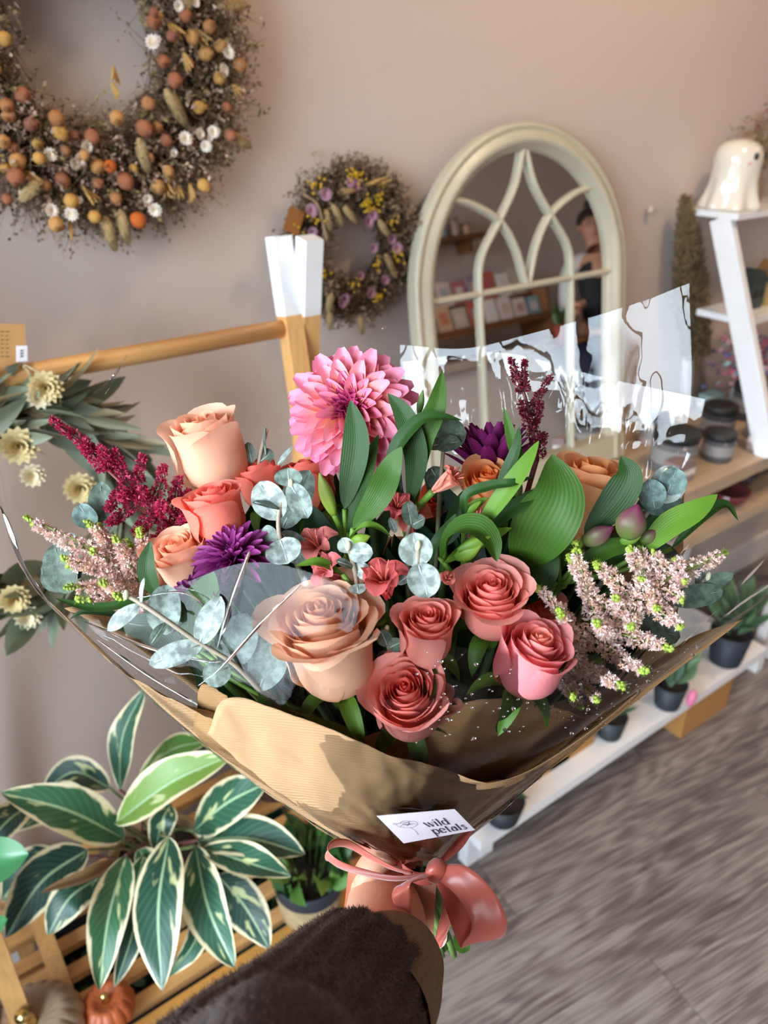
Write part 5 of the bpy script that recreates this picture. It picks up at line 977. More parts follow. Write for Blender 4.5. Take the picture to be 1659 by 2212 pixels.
# rows run from the tie up to the rim
sheet('front_sheet', [[(872,1862,.487),(885,1868,.484),(905,1870,.482),(922,1867,.483),(935,1862,.485),(945,1858,.487)],
    [(720,1795,.462),(780,1790,.455),(850,1790,.452),(920,1790,.455),(985,1780,.46),(1035,1765,.465)],
    [(560,1680,.436),(670,1690,.43),(800,1710,.432),(930,1720,.44),(1080,1705,.448),(1250,1610,.462)],
    [(470,1560,.42),(500,1506,.412),(640,1552,.408),(800,1606,.412),(940,1657,.425),(1060,1677,.432)][:0] or [(448,1585,.424),(500,1507,.414),(700,1570,.41),(880,1640,.42),(1130,1672,.435),(1480,1418,.468)]], kw_, KRAFT, .0012, 3, col=KC, thick=.0003)
sheet('inner_sheet', [[(885,1862,.50),(900,1868,.497),(915,1868,.495),(930,1862,.495),(945,1855,.497)],
    [(800,1780,.475),(860,1780,.468),(930,1775,.465),(1000,1765,.468),(1080,1720,.478)],
    [(740,1700,.455),(860,1680,.448),(960,1660,.448),(1100,1640,.452),(1280,1560,.468)],
    [(768,1600,.445),(870,1562,.437),(985,1522,.435),(1130,1510,.44),(1270,1555,.452)]], kw_, KRAFT, .0008, 5, col=KD, thick=.0003)
sheet('right_sheet', [[(905,1866,.495),(925,1866,.493),(940,1862,.493),(948,1856,.495)],
    [(1000,1770,.478),(1040,1758,.476),(1080,1740,.475),(1110,1725,.474)],
    [(1130,1660,.47),(1200,1630,.468),(1250,1605,.467),(1290,1580,.466)],
    [(1170,1570,.462),(1400,1440,.468),(1500,1375,.476),(1606,1338,.486)]], kw_, KRAFT, .0008, 6, col=KD, thick=.0003)
sheet('left_sheet', [[(868,1862,.492),(878,1866,.49),(888,1868,.488),(898,1868,.488)],
    [(700,1790,.483),(720,1785,.478),(740,1775,.474),(760,1765,.472)],
    [(440,1605,.472),(470,1590,.462),(500,1575,.452),(530,1560,.445)],
    [(108,1300,.478),(240,1432,.468),(350,1500,.455),(470,1560,.435)]], kw_, KRAFT, .0006, 7, col=KC, thick=.0003)
sheet('left_fold', [[(640,1740,.474),(660,1735,.47),(690,1725,.466)],[(440,1600,.462),(470,1590,.455),(520,1580,.448)],[(425,1545,.458),(436,1478,.448),(492,1502,.44)]], kw_, KRAFT, .0006, 8, col=KD, n=16, m_=16, thick=.0003)
sheet('back_sheet', [[(880,1860,.515),(895,1862,.52),(905,1862,.522),(920,1862,.52),(940,1858,.512)],
    [(600,1640,.505),(750,1660,.53),(900,1670,.54),(1050,1660,.535),(1200,1600,.505)],
    [(300,1400,.49),(560,1400,.54),(880,1400,.56),(1200,1400,.555),(1440,1420,.505)],
    [(140,1312,.482),(420,1270,.55),(820,1160,.575),(1200,1190,.56),(1482,1028,.52)],
    [(128,1302,.480),(420,1250,.552),(820,1140,.578),(1200,1170,.565),(1500,1020,.52)]][:4], kw_, KRAFT, .0015, 9, col=KC, thick=.0003)
# ---- cellophane
FILM = film_mat('cellophane', .012, 1.5, 1.2, bump=(20, .15))
FILMB = film_mat('cellophane_back', .012, 1.5, .78, bump=(14, .10))
cp = thing('cellophane', 'clear crinkled cellophane wrapped around the whole bouquet', 'cellophane', TIE)
sheet('front_panel', [[(862,1866,.483),(872,1868,.481),(882,1870,.479),(894,1872,.477),(905,1873,.476),(916,1872,.476),(926,1870,.477),(936,1866,.479),(944,1862,.481),(950,1858,.484)],
    [(700,1797,.475),(720,1800,.465),(760,1800,.455),(810,1798,.448),(860,1796,.445),(910,1795,.445),(950,1792,.448),(985,1786,.454),(1015,1776,.46),(1045,1762,.468)],
    [(430,1597,.468),(450,1600,.45),(520,1580,.432),(620,1570,.418),(740,1580,.412),(860,1600,.412),(980,1610,.416),(1110,1600,.428),(1230,1580,.44),(1310,1552,.462)],
    [(105,1302,.475),(188,1342,.455),(330,1290,.42),(528,1214,.392),(690,1243,.384),(860,1336,.386),(1020,1402,.392),(1230,1412,.405),(1455,1400,.435),(1660,1284,.476)]], cp, FILM, .0011, 11, n=70, m_=110)
sheet('left_panel', [[(866,1864,.49),(870,1862,.50),(875,1860,.51),(885,1858,.515)],
    [(690,1790,.485),(680,1770,.50),(690,1740,.52),(720,1700,.54)],
    [(330,1500,.482),(300,1440,.50),(330,1380,.53),(420,1320,.56)],
    [(105,1300,.48),(60,1230,.495),(150,1150,.53),(330,1080,.57)],
    [(8,1120,.485),(-8,1010,.50),(60,900,.54),(300,880,.58)]], cp, FILM, .0012, 12, n=50, m_=50)
sheet('back_left_panel', [[(885,1858,.52),(895,1858,.525),(905,1858,.53),(915,1858,.53)],
    [(560,1500,.555),(660,1480,.57),(760,1470,.58),(880,1470,.585)],
    [(330,1160,.575),(470,1130,.59),(620,1100,.605),(820,1080,.61)],
    [(200,880,.572),(380,820,.588),(600,800,.605),(860,800,.608)],
    [(230,850,.574),(380,590,.594),(640,660,.612),(890,712,.61)]], cp, FILM, .0014, 13, n=60, m_=70)
# the right rear panel is pulled flat: one tilted plane, given by the point and the direction its face looks in
Pb = B(1200, 830, .55); Nb = nrm(nrm(CAM-Pb)+nrm(V3(-1.6, -.3, 1.85)-Pb))
def on(px, py, off=0): return (px, py, float(((Pb-CAM)@Nb)/(ray(px, py)@Nb))+off)
sheet('back_right_panel', [[(905,1858,.53),(915,1858,.528),(925,1856,.525),(935,1856,.52),(945,1855,.512)],
    [(900,1560,.585),(1020,1550,.58),(1140,1540,.57),(1240,1530,.56),(1300,1520,.545)],
    [on(885,1180), on(1020,1170), on(1180,1160), on(1330,1140), on(1430,1130)],
    [on(870,960), on(1020,950), on(1180,920), on(1350,900), on(1490,880)],
    [on(865,745), on(1010,752), on(1180,712), on(1360,660), on(1490,612,-.004)]], cp, FILMB, .0009, 14, n=90, m_=110, freq=(1.2, 4))
sheet('back_right_overlap', [[(905,1856,.528),(918,1856,.524),(930,1855,.519),(945,1855,.51)],
    [(960,1560,.575),(1080,1550,.57),(1200,1540,.56),(1310,1530,.54)],
    [on(930,1150,-.004), on(1110,1140,-.005), on(1290,1120,-.006), on(1470,1080,-.008)],
    [on(870,782,-.004), on(1080,762,-.006), on(1300,815,-.008), on(1524,862,-.012)]], cp, FILMB, .0009, 21, n=70, m_=90, freq=(1.2, 4))
sheet('right_panel', [[(948,1856,.485),(950,1856,.49),(950,1855,.50),(948,1854,.51)],
    [(1080,1740,.472),(1120,1710,.48),(1150,1680,.50),(1160,1650,.52)],
    [(1400,1480,.47),(1420,1400,.475),(1420,1300,.49),(1380,1250,.52)],
    [(1661,1284,.476),(1668,1180,.478),(1600,1020,.49),(1525,860,.505)]], cp, FILM, .0014, 16, n=50, m_=50)
# folded strip and edge creases lying on the front film
EDGE = film_mat('cellophane_fold', .12, 1.5, 3.0, (.93, .93, .93))
for pts, w_ in (([(541,1190,.392),(505,1290,.396),(472,1398,.404)], 13), ([(650,1262,.388),(560,1350,.398),(480,1440,.408),(432,1478,.413)], 9), ([(188,1342,.452),(330,1400,.42),(440,1425,.41),(480,1428,.408)], 8), ([(215,1380,.455),(320,1455,.44),(430,1520,.42)], 8), ([(300,1290,.42),(400,1280,.41),(470,1330,.404)], 5)):
    C = crom([B(*p)-FW*.0025 for p in pts], 16); d = pts[0][2]; s_ = nrm(np.cross(nrm(C[-1]-C[0]), FW))
    G = [[c+s_*x*w_*d/FPX*.5*math.sin(math.pi*(.12+.8*i/15))-FW*.0012*(1-abs(x)) for x in (-1, -.4, 0, .4, 1)] for i, c in enumerate(C)]
    M().grid(np.array(G)).build('film_crease', EDGE, cp)
# droplets
DROP = mat('water_drop', (1, 1, 1), .02); DROP.node_tree.nodes['Principled BSDF'].inputs['Transmission Weight'].default_value = 1; DROP.node_tree.nodes['Principled BSDF'].inputs['IOR'].default_value = 1.33
dm = M().lathe([(1, 0), (.85, .35), (.5, .6), (.001, .7)], (0, 0, 0), n=10).mesh('droplet', DROP); nr.seed(31)
FP = bi([[(430,1597,.468),(520,1580,.432),(740,1580,.412),(980,1610,.416),(1230,1580,.44),(1310,1552,.462)],[(105,1302,.475),(330,1290,.42),(690,1243,.384),(1020,1402,.392),(1455,1400,.435),(1660,1284,.476)]], 30, 60)
for i in range(150):
    if i < 70: a, b = nr.uniform(.05, .95), nr.beta(4, 3)*.5+.42
    elif i < 115: a, b = nr.uniform(.3, .9), nr.uniform(.55, .72)
    else: a, b = nr.uniform(0, .9), nr.uniform(.7, .98)
    p = FP[int(a*29), int(b*59)]; place(dm, 'droplet', cp, p-FW*.003+RT*nr.uniform(-.003, .003)+UP*nr.uniform(-.003, .003), -FW, nr.choice([.0005, .0007, .0011], p=[.5, .4, .1]))
# ---- card
cardp = [(814,1748,.4405),(979,1734,.4435),(1022,1778,.452),(871,1806,.451)]; CP = [B(*p)-FW*.010 for p in cardp]
def cpt(a, b, up_=0): n = nrm(np.cross(CP[1]-CP[0], CP[3]-CP[0])); n = n if n@FW < 0 else -n; return (CP[0]*(1-a)+CP[1]*a)*(1-b)+(CP[3]*(1-a)+CP[2]*a)*b+n*up_
card = thing('gift_card', 'small white florist card with a line-drawn rose reading wild petals', 'card', cpt(.5, .5))
n_ = 1; m = M(); v = [cpt(0, 0), cpt(1, 0), cpt(1, 1), cpt(0, 1), cpt(0, 0, -.0004), cpt(1, 0, -.0004), cpt(1, 1, -.0004), cpt(0, 1, -.0004)]
m.add(v, [(3,2,1,0),(4,5,6,7),(0,1,5,4),(1,2,6,5),(2,3,7,6),(3,0,4,7)], srgb('#E8DBE2')); m.build('card_stock', ATTR, card, False)
INK = mat('ink', srgb('#3A3A46'), .7, noise=(40, .05))
def stroke(m, pts, wf, ox, oy, s, asp=1.0):
    P = np.array(pts, float); 
    if len(P) > 2: P = crom(np.concatenate([P, np.zeros((len(P), 1))], 1), 22)[:, :2]
    D = nrm(np.gradient(P, axis=0)); G = []
    for p, d in zip(P, D):
        w_ = wf(d)/2; nn = np.array([-d[1], d[0]]); row = []
        for sg in (-1, 1):
            q = p+nn*w_*sg; row.append(cpt(ox+q[0]*s, oy-q[1]*s*asp, .0003))
        G.append(row)
    m.grid(np.array(G))
TW = lambda d: .05+.17*abs(d[1]); th_ = lambda d: .055
circ = lambda cx_, cy_, rx, ry, a0, a1: [(cx_+rx*math.cos(R(a)), cy_+ry*math.sin(R(a))) for a in np.linspace(a0, a1, 12)]
GLY = {'w': (1.32, [([(-.02, 1), (.36, 0)], TW), ([(.36, 0), (.64, .95)], th_), ([(.58, 1), (.92, 0)], TW), ([(.92, 0), (1.22, 1)], th_), ([(-.14, 1), (.16, 1)], th_), ([(1.08, 1), (1.34, 1)], th_)]),
 'i': (.46, [([(.16, 1), (.16, 0)], TW), ([(.0, 0), (.34, 0)], th_), ([(.02, 1), (.16, 1)], th_), ([(.16, 1.42), (.16, 1.25)], TW)]),
 'l': (.46, [([(.16, 1.5), (.16, 0)], TW), ([(.0, 0), (.34, 0)], th_), ([(.02, 1.5), (.16, 1.5)], th_)]),
 'd': (1.02, [(circ(.40, .5, .36, .5, 0, 360), TW), ([(.78, 1.5), (.78, 0)], TW), ([(.64, 1.5), (.78, 1.5)], th_), ([(.78, 0), (.94, 0)], th_)]),
 'p': (1.05, [(circ(.56, .5, .36, .5, 0, 360), TW), ([(.18, 1), (.18, -.5)], TW), ([(.02, -.5), (.36, -.5)], th_), ([(.02, 1), (.18, 1)], th_)]),
 'e': (.92, [(circ(.42, .5, .38, .5, 5, 330), TW), ([(.06, .55), (.80, .55)], th_)]),
 't': (.66, [([(.26, 1.35), (.26, .1), (.5, .02)], TW), ([(.02, 1), (.54, 1)], th_)]),
 'a': (.98, [(circ(.38, .38, .32, .38, 0, 360), TW), ([(.74, .75), (.74, 0)], TW), (circ(.46, .68, .28, .32, 0, 150), TW), ([(.74, 0), (.92, 0)], th_)]),
 's': (.70, [([(.58, .82), (.36, 1), (.10, .80), (.34, .52), (.60, .24), (.32, 0), (.06, .16)], lambda d: .07+.12*abs(d[0]))])}
def word(txt, ox, oy, s, asp):
    x = 0
    for ch in txt:
        w_, st_ = GLY[ch]; m = M()
        for pts, wf in st_: stroke(m, [(px+x, py) for px, py in pts], wf, ox, oy, s, asp)
        m.build('letter', INK, card, False); x += w_+.10
word('wild', .475, .575, .088, 2.1); word('petals', .475, .87, .088, 2.1)
m = M()
for pts in ([(0,.5),(-.6,.9),(-1.1,.75),(-.9,.3),(-.3,.05),(0,0)], [(0,.5),(.5,1.0),(1.0,.8),(.95,.35),(.4,.05),(0,0)], [(-.6,.85),(-.3,1.15),(.2,1.2),(.55,.98)], [(-.45,.75),(-.1,.55),(.3,.7),(.1,.95),(-.2,.9)], [(-.9,.35),(-.5,.6),(0,.45),(.5,.65),(.9,.4)], [(-.3,1.1),(0,.85),(.4,1.05)], [(-1.1,.75),(-1.3,.95),(-.9,1.0)], [(0,0),(.15,-.6),(.05,-1.4)], [(-.2,.3),(.1,.55),(.5,.35)]):
    stroke(m, pts, lambda d: .034, .27, .50, .125, 1.7)
m.build('rose_drawing', INK, card, False)
# ---- ribbon
SATIN = mat('coral_satin', srgb('#E0705F'), .32, sheen=.4, spec=.6, bump=(60, .05), trans=.12)
rb = thing('satin_ribbon', 'coral satin ribbon tied in a bow round the wrapped stems', 'ribbon', TIE)
def band(pts, W, across, name='loop', nv=46, wob=.0006):
    C = crom([B(*p) for p in pts], nv); T = nrm(np.gradient(C, axis=0)); A_ = crom([cv(*a) for a in across], nv) if len(across) > 1 else np.repeat(cv(*across[0])[None], nv, 0)
    Wv = crom(np.array(W, float)[:, None], nv)[:, 0] if np.ndim(W) else np.full(nv, W); G = []
    for i in range(nv):
        s_ = A_[i]-T[i]*(A_[i]@T[i])*.6; s_ = nrm(s_); f = np.cross(T[i], s_)
        G.append([C[i]+s_*x*Wv[i]/2+f*wob*math.sin(3*x+i*.3) for x in np.linspace(-1, 1, 7)])
    o = M().grid(np.array(G)).build(name, SATIN, rb); s = o.modifiers.new('thickness', 'SOLIDIFY'); s.thickness = .0003
band([(925,1888,.462),(860,1896,.455),(790,1886,.448),(732,1870,.443),(706,1846,.446),(718,1826,.456),(752,1824,.464),(800,1848,.468),(850,1874,.470),(890,1888,.470)], [.008,.011,.0125,.0135,.014,.0135,.012,.010,.009,.007], [(.1,.62,.75)])
band([(940,1878,.462),(985,1893,.45),(1030,1935,.442),(1056,1985,.44),(1050,2022,.445),(1025,2032,.452),(1000,1990,.46),(972,1930,.465),(945,1885,.466)], [.008,.016,.020,.021,.020,.018,.016,.012,.008], [(.75,.62,.2),(.8,.5,.3),(.9,.3,.3),(.9,.35,.3)])
band([(935,1882,.462),(900,1900,.452),(872,1915,.448),(868,1945,.448),(888,1985,.452)], [.008,.013,.014,.012,.002], [(.8,.2,.5),(.6,.5,.6),(.9,.1,.3)], 'tail')
band([(950,1884,.468),(968,1930,.478),(962,1990,.486),(945,2042,.492)], [.007,.008,.008,.006], [(.7,.1,.6)], 'tail')
band([(900,1868,.487),(840,1850,.486),(780,1815,.482),(728,1785,.482)], [.008,.012,.013,.013], [(.3,.8,.4)], 'tail_under_film')
band([(945,1862,.488),(965,1840,.482),(985,1812,.478),(1000,1788,.475)], [.007,.012,.014,.013], [(.8,.3,.4)], 'tail_under_film')
cen = B(912, 1876, .486); G = []
for a in np.linspace(0, 2*math.pi, 33): G.append([cen+(RT*math.cos(a)*.0125-FW*math.sin(a)*.0125)+UP*(x*.004+math.sin(a*3)*.0008)-RT*x*.0006 for x in np.linspace(-1, 1, 5)])
M().grid(np.array(G)).build('wrap_band', SATIN, rb)
M().ball(B(943, 1880, .460), (.0065, .0075), cv(.6, .6, .3), 16, 10, fn=lambda a, h: 1+.1*np.sin(a*4)).build('knot', SATIN, rb)
# ---- stems below the tie
se = thing('stem_ends', 'cut green flower stems emerging below the hand beside the ribbon loop', 'stems', B(960, 1980, .53)); rnd.seed(4); m = M()
HE = B(972, 2045, .545)
for i in range(20):
    a = rnd.uniform(0, 6.28); r_ = rnd.uniform(.002, .011); o = (RT*math.cos(a)+FW*math.sin(a))*r_
    M().tube(crom([TIE+o*.9, (TIE+HE)/2+o*.8, HE+o*1.2+UP*rnd.uniform(-.01, .012)], 8), rnd.uniform(.0017, .0026), 7, mix(G1, srgb('#8A9A5A'), rnd.random()*.6)).build('stem', ATTR, se)
leaf(se, [B(985,2015,.535), B(1000,2040,.53), B(1014,2052,.53)], .012, cv(0, .3, 1), LANCE, ALS, G1)
leaf(se, [B(960,2000,.53), B(952,2030,.53), B(948,2050,.53)], .008, cv(0, .3, 1), LANCE, ATTRT, srgb('#C79A86'))
# ================================================================ PHOTOGRAPHER'S ARM
pe = thing('person', 'arm in a brown fuzzy sleeve reaching in to hold the bouquet stems', 'person', B(700, 2230, .36))
SKIN = mat('skin', srgb('#CF967A'), .5, noise=(25, .07), bump=(420, .12), spec=.35)
SKIN.node_tree.nodes['Principled BSDF'].inputs['Subsurface Weight'].default_value = .12; SKIN.node_tree.nodes['Principled BSDF'].inputs['Subsurface Radius'].default_value = (.01, .004, .002)
def skin_obj(name, verts, edges, mat_, parent, lv=2, root=0):
    me = bpy.data.meshes.new(name); off = np.array(parent['o'][:]); me.from_pydata([tuple(np.asarray(v[0])-off) for v in verts], edges, [])
    o = bpy.data.objects.new(name, me); sc.collection.objects.link(o); o.parent = parent; sk = o.modifiers.new('skin', 'SKIN'); sk.use_smooth_shade = True
    for i, v in enumerate(verts): r_ = v[1]; me.skin_vertices[0].data[i].radius = r_ if isinstance(r_, tuple) else (r_, r_); me.skin_vertices[0].data[i].use_root = (i == root)
    s = o.modifiers.new('sub', 'SUBSURF'); s.levels = lv; s.render_levels = lv
    dg = bpy.context.evaluated_depsgraph_get(); m2 = bpy.data.meshes.new_from_object(o.evaluated_get(dg)); o.modifiers.clear(); o.data = m2; m2.materials.clear(); m2.materials.append(mat_)
    for p in m2.polygons: p.use_smooth = True
    o['o'] = list(off); return o
hv = [(B(470,2540,.235), .031), (B(640,2320,.32), .029), (B(755,2180,.38), .0275), (B(828,2080,.435), .0255), (B(842,1985,.48), .0275), (B(850,1930,.498), .0275), (B(856,1898,.505), .022)]
he = [(i, i+1) for i in range(6)]
def chain(start, pts):
    k = start
    for p, r_ in pts: hv.append((p, r_)); he.append((k, len(hv)-1)); k = len(hv)-1
chain(4, [(B(800,1938,.492), .019), (B(792,1900,.488), .0125), (B(806,1868,.486), .0105), (B(832,1846,.488), .0095), (B(856,1836,.492), .0075)])     # thumb
for j, (y, ln) in enumerate(((1885, 1.0), (1915, 1.08), (1946, 1.0), (1974, .82))):
    chain(5 if j < 2 else 4, [(B(800-4*j, y, .535), .0115), (B(835, y-14, .562), .0098), (B(905, y-6, .572), .0088), (B(905+48*ln, y+4, .558), .0082), (B(905+58*ln, y+6, .538), .0072)])
skin_obj('hand', hv, he, SKIN, pe)
for (p, q) in ((B(868, 1830, .487), B(878, 1829, .490)),): M().ball(p, (.0045, .0055), nrm(q-p), 12, 8, srgb('#E6B4A4')).build('thumbnail', GLOSS, pe)
KNIT = mat('beige_knit', srgb('#AE8C6E'), .9, wave=(420, .9, .8, 'Z'), noise=(300, .25))
G = []; ax_ = crom([B(846,2072,.440), B(842,2100,.425), B(832,2135,.408), B(818,2165,.395), B(800,2195,.38)], 16); T_ = nrm(np.gradient(ax_, axis=0))
for i, (c, t) in enumerate(zip(ax_, T_)):
    u, w_, _ = fr(t); G.append([c+(math.cos(a)*u+math.sin(a)*w_)*(.0272+.0022*min(1, i/2)+.001*i/15+.0004*math.sin(a*3+i)) for a in np.linspace(0, 2*math.pi, 40, endpoint=False)])
M().grid(np.array(G), close=True).build('inner_cuff', KNIT, pe)
FLE = mat('brown_fleece', srgb('#4A352E'), .95, noise=(160, .35), bump=(300, .8), sheen=.08)
def sleeve(name, pts, rad, ribs, amp, seed, roll=0):
    c_ = crom([B(*p) if len(p) == 3 else CAM+RT*p[0]+UP*p[1]+FW*p[2] for p in pts], 34); t_ = nrm(np.gradient(c_, axis=0)); r_ = crom(np.array(rad)[:, None], 34)[:, 0]; G = []; u, _, _ = fr(t_[0]); rs = np.random.RandomState(seed)
    for i in range(34):
        u = nrm(u-t_[i]*(u@t_[i])); w_ = np.cross(t_[i], u); row = []
        for a in np.linspace(0, 2*math.pi, 120, endpoint=False):
            f = 1+amp*math.cos(a*ribs+.35*math.sin(i*.3))+.02*math.sin(a*3+i*.25)+.012*math.sin(a*5-i*.4)+.006*math.sin(a*31+i*2.1)*math.sin(i*1.3+a*9)
            row.append(c_[i]+(math.cos(a)*u+math.sin(a)*w_)*r_[i]*f)
        G.append(row)
    G = np.array(G); o = M().grid(G, close=True).build(name, FLE, pe)
    k = 42000; ii = rs.randint(0, 33, k); jj = rs.randint(0, 120, k); f1 = rs.rand(k)[:, None]; f2 = rs.rand(k)[:, None]; P = (G[ii, jj]*(1-f1)+G[ii+1, jj]*f1)*(1-f2)+(G[ii, (jj+1) % 120]*(1-f1)+G[ii+1, (jj+1) % 120]*f1)*f2
    N_ = nrm(P-c_[ii]); D = nrm(N_+rs.normal(size=(k, 3))*.8+t_[ii]*.3); M().shards(P-N_*.0005, P+D*rs.uniform(.0014, .0038, (k, 1)), .00024, np.array(srgb('#5C463C'))*rs.uniform(.35, 1.5, (k, 1))).build('fuzz', ATTR, o, kind='stuff')
sleeve('ribbed_cuff', [(802,2112,.42),(786,2132,.41),(745,2180,.388),(690,2250,.358),(600,2370,.31),(480,2520,.26)], [.031, .038, .0425, .044, .046, .048], 20, .03, 1)
sleeve('sleeve', [(628,2285,.302),(616,2315,.295),(590,2395,.272),(530,2540,.235),(-.065,-.29,.13,0),(-.11,-.37,.0,0),(-.10,-.34,-.16,0)], [.010, .023, .033, .043, .050, .056, .062], 7, .02, 2)
# ================================================================ far side of the shop, seen in the mirror
DARKW = mat('dark_oak', srgb('#7A4A24'), .5, noise=(6, .25), stretch=(1, 14, 14))
cs = thing('card_display', 'wooden display unit of greeting cards reflected in the mirror', 'shelf', (3.05, -1.35, 0))
M().box((2.45, -1.52, .84), (3.65, -1.14, .88)).build('counter_top', mat('pale_counter', srgb('#BDB4AA'), .5, noise=(9, .08)), cs, False)
M().box((2.47, -1.50, 0), (3.63, -1.18, .84)).build('cupboard', WHITEP, cs, False)
M().box((2.50, -1.32, 1.02), (3.60, -1.20, 1.04)).build('tier', DARKW, cs, False); M().box((2.50, -1.42, 1.17), (3.60, -1.31, 1.19)).build('tier', DARKW, cs, False)
for x in (2.50, 3.58): M().box((x, -1.46, .88), (x+.02, -1.20, 1.20)).build('side_panel', DARKW, cs, False)
M().box((2.50, -1.205, 1.04), (3.60, -1.198, 1.06)).build('lip', DARKW, cs, False)
rnd.seed(17); CCOL = ['#E8D8D0', '#D8A09A', '#C8604A', '#E6C8C0', '#8FB0B4', '#EFE8E0', '#D6B090', '#B86A70', '#F0D8D8', '#C9B8A8', '#9A8AA0']
CN = {'#E8D8D0':'cream','#D8A09A':'rose','#C8604A':'red','#E6C8C0':'pale pink','#8FB0B4':'teal','#EFE8E0':'white','#D6B090':'tan','#B86A70':'raspberry','#F0D8D8':'blush','#C9B8A8':'beige','#9A8AA0':'lilac'}
for tier, (y, z) in enumerate(((-1.25, 1.041), (-1.36, 1.191))):
    for i in range(9):
        x = 2.58+i*.118; h = rnd.uniform(.12, .16); c_ = CCOL[(i*3+tier*5+i//4) % 11]; p = V3(x, y, z)
        t_ = thing('greeting_card', '%s greeting card, place %s from the left on the %s tier in the mirror' % (CN[c_], ['first','second','third','fourth','fifth','sixth','seventh','eighth','ninth'][i], ['lower', 'upper'][tier]), 'card', p, 'greeting cards on the display')
        M().box((-.05, -.0015, 0), (.05, .0015, h), srgb(c_), mat=(np.array([[1, 0, 0], [0, 1, -.18], [0, 0, 1]]), p)).build('card_face', ATTR, t_, False)
        M().box((-.028, .0015, h*.35), (.028, .0025, h*.75), mix(srgb(c_), srgb(CCOL[(i+tier) % 11]), .7), mat=(np.array([[1, 0, 0], [0, 1, -.18], [0, 0, 1]]), p)).build('printed_panel', ATTR, t_, False)
ws_ = thing('wall_shelf', 'wooden wall shelf with small ornaments reflected in the mirror', 'shelf', (3.0, -1.47, 1.55))
M().box((2.68, -1.55, 1.55), (3.32, -1.36, 1.575)).build('shelf_board', DARKW, ws_, False)
for x in (2.76, 3.24): M().box((x-.01, -1.55, 1.48), (x+.01, -1.42, 1.55)).build('bracket', DARKW, ws_, False)
for i, (x, r_, h, c_, n1) in enumerate(((2.76,.03,.10,'#C8B8A8','cream'),(2.85,.035,.08,'#A88A7A','brown'),(2.95,.028,.12,'#DCD4CC','white'),(3.05,.035,.09,'#8FA8B4','blue'),(3.15,.03,.11,'#B89A90','pink'),(3.24,.028,.07,'#C8A080','tan'))):
    p = V3(x, -1.45, 1.575); t_ = thing('candle_jar', n1+' candle jar on the wall shelf in the mirror', 'jar', p, 'jars on the reflected wall shelf')
    M().lathe([(r_*.9, 0), (r_, .01), (r_, h*.8)], p, n=18, c=srgb(c_)).build('jar_body', GLOSS, t_); M().lathe([(r_*1.03, h*.8), (r_*1.03, h)], p, n=18, c=mix(srgb(c_), (0, 0, 0), .5)).build('lid', ATTR, t_)
potplant(V3(3.50, -1.05, .88-.0), None, .05, .09, '#8A3A2A', ['#3E5A2C', '#55702E'], 26, .12, 'leafy plant in a terracotta pot on the counter, reflected in the mirror', seed=9, lw=.03)
# the counter plant stands on a small table of its own
ct = thing('side_table', 'small dark table under the reflected potted plant', 'table', (3.50, -1.02, 0))
M().lathe([(.14, .855), (.14, .88)], (3.50, -1.02, 0), n=30).build('tabletop', DARKW, ct); M().tube([(3.50, -1.02, .02), (3.50, -1.02, .856)], .018, 12).build('pedestal', DARKW, ct); M().lathe([(.11, 0), (.10, .02), (.02, .03)], (3.5, -1.02, 0), n=24).build('base', DARKW, ct)
# shop worker
PX, PY = 3.88, -1.05
pw = thing('person', 'person with tied dark hair, black vest and white sleeves, reflected in the mirror', 'person', (PX, PY, 0))
def pp(x, y, z): return V3(PX+x, PY+y, z)
SK2 = mat('skin_reflected', srgb('#C08A70'), .5, noise=(20, .05)); BLK = mat('black_vest', srgb('#15161A'), .8, noise=(60, .2)); WSL = mat('white_sleeve', srgb('#CFC8C2'), .8, noise=(40, .08)); TRO = mat('navy_trousers', srgb('#23283A'), .85, noise=(50, .2))
# facing the mirror (-x, +y)
fx, fy = -.72, .69; sx_, sy_ = .69, .72
def q(s, f, z): return pp(sx_*s+fx*f, sy_*s+fy*f, z)
body = [(q(0,0,.86), (.13,.10)), (q(0,0,1.02), (.125,.09)), (q(0,0,1.18), (.14,.10)), (q(0,-.01,1.29), (.11,.075)), (q(0,0,1.35), .05), (q(0,.01,1.40), .048), (q(0,.02,1.455), .072), (q(0,.02,1.51), .078), (q(0,.015,1.555), .055)]
be = [(i, i+1) for i in range(8)]
def ch(st_, pts):
    k = st_
    for p, r_ in pts: body.append((p, r_)); be.append((k, len(body)-1)); k = len(body)-1
ch(3, [(q(-.16,0,1.27), .05), (q(-.20,.04,1.10), .042), (q(-.20,.14,.98), .034), (q(-.17,.26,1.02), .026), (q(-.16,.33,1.04), .03)])
ch(3, [(q(.16,0,1.27), .05), (q(.21,.06,1.12), .042), (q(.19,.20,1.14), .034), (q(.12,.26,1.30), .026), (q(.10,.24,1.37), .03)])
ch(0, [(q(-.09,0,.80), .085), (q(-.10,.02,.46), .06), (q(-.10,-.02,.10), .042), (q(-.10,.10,.04), .035)]); ch(0, [(q(.09,0,.80), .085), (q(.10,.03,.46), .06), (q(.10,0,.10), .042), (q(.10,.12,.04), .035)])
skin_obj('body', body, be, SK2, pw)
def cloth(name, vs_, es, m_, lv=2): skin_obj(name, vs_, es, m_, pw, lv)
cloth('vest', [(q(0,0,.84), (.148,.118)), (q(0,0,1.02), (.142,.108)), (q(0,0,1.18), (.158,.118)), (q(0,-.01,1.29), (.145,.10)), (q(0,-.01,1.335), (.075,.07))], [(0,1),(1,2),(2,3),(3,4)], BLK)
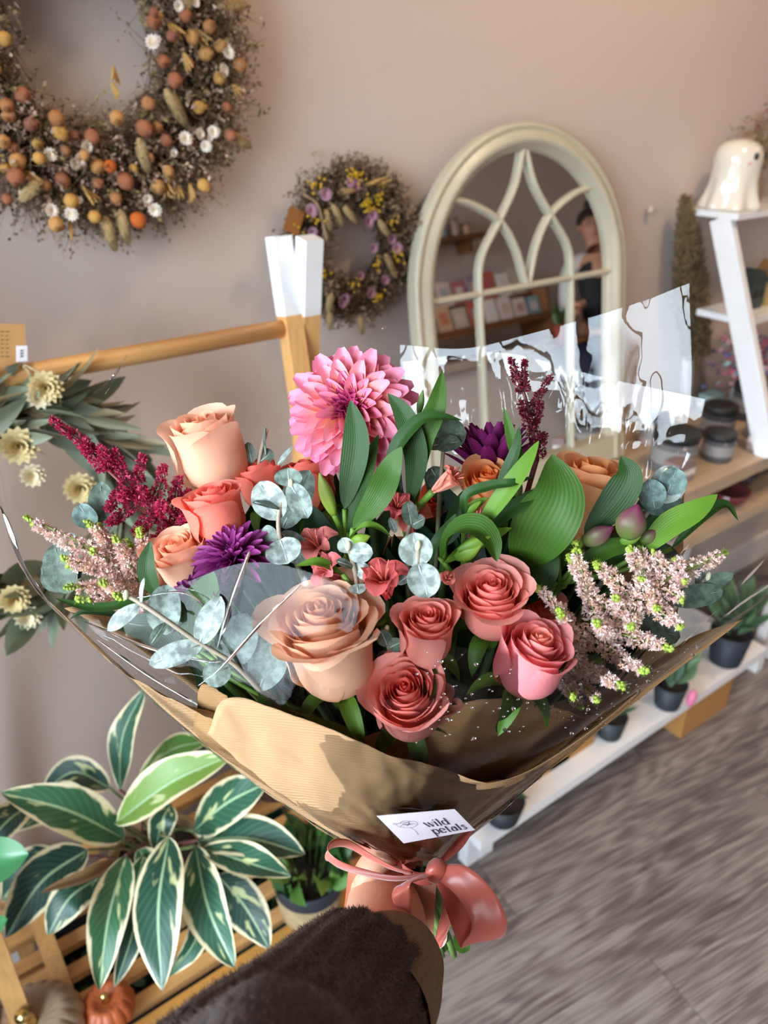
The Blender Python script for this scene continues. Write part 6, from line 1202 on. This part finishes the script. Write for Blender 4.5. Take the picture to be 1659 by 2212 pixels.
for s, pts in ((-1, [(q(0,-.01,1.31), .075), (q(-.12,0,1.29), .068), (q(-.17,.0,1.26), .060), (q(-.205,.04,1.10), .052), (q(-.20,.13,.99), .045)]), (1, [(q(0,-.01,1.31), .075), (q(.12,0,1.29), .068), (q(.17,0,1.26), .060), (q(.215,.06,1.12), .052), (q(.19,.19,1.14), .045), (q(.14,.24,1.26), .036)])): cloth('sleeve', pts, [(i, i+1) for i in range(len(pts)-1)], WSL)
cloth('trousers', [(q(0,0,.88), (.14,.11)), (q(-.09,0,.80), .095), (q(-.10,.02,.46), .07), (q(-.10,-.02,.12), .056), (q(.09,0,.80), .095), (q(.10,.03,.46), .07), (q(.10,0,.12), .056)], [(0,1),(1,2),(2,3),(0,4),(4,5),(5,6)], TRO)
for s in (-.10, .10): M().ball(q(s, .06, .045), (.05, .045), (0, 0, 1), 16, 10, srgb('#1A1A1C')).build('shoe', ATTR, pw)
H = q(0, .02, 1.50); m = M(); nr.seed(2)
def hair(a, h): return np.ones_like(a)
m.ball(q(0, -.025, 1.525), (.092, .088), (0, 0, 1), 24, 14, srgb('#2A1C16')); m.ball(q(0, -.06, 1.625), .034, (0, 0, 1), 16, 10, srgb('#2A1C16')); m.build('hair', mat('dark_hair', attr=True, rough=.45), pw)
for s in (-.028, .028):
    M().ball(q(s, .092, 1.505), (.0075, .005), (0, 0, 1), 10, 8, srgb('#201814')).build('eye', GLOSS, pw)
    g = [q(s+math.cos(a)*.022, .104, 1.505+math.sin(a)*.019) for a in np.linspace(0, 2*math.pi, 21)]; M().tube(g, .0018, 5, srgb('#101010')).build('glasses_rim', ATTR, pw)
    M().tube([q(s*1.25, .088, 1.53), q(s*.5, .098, 1.532)], .0025, 5, srgb('#2A1C16')).build('eyebrow', ATTR, pw)
    M().ball(q(s*2.75, .02, 1.495), (.012, .024), (0, 0, 1), 10, 8, srgb('#B98268')).build('ear', ATTR, pw)
M().ball(q(0, .103, 1.48), (.011, .018), (0, 0, 1), 12, 8, srgb('#C08A70')).build('nose', ATTR, pw); M().tube(crom([q(-.022, .088, 1.447), q(0, .098, 1.444), q(.022, .088, 1.447)], 8), [.001, .003, .004, .004, .004, .004, .003, .001], 6, srgb('#9A4A44')).build('mouth', ATTR, pw)
for hx, hz, hf in ((-.16, 1.045, .34), (.10, 1.385, .24)):                     # curled fingers of each hand
    for j in range(4): M().tube(crom([q(hx-.02+.013*j, hf, hz), q(hx-.02+.013*j, hf+.035, hz+.012), q(hx-.02+.013*j, hf+.05, hz+.035)], 7), [.009, .009, .0085, .008, .0078, .0075, .006], 7, srgb('#C08A70')).build('finger', ATTR, pw)
    M().tube(crom([q(hx+.032, hf-.01, hz), q(hx+.045, hf+.02, hz+.02), q(hx+.035, hf+.035, hz+.04)], 6), [.011, .010, .0095, .009, .0085, .007], 7, srgb('#C08A70')).build('thumb', ATTR, pw)
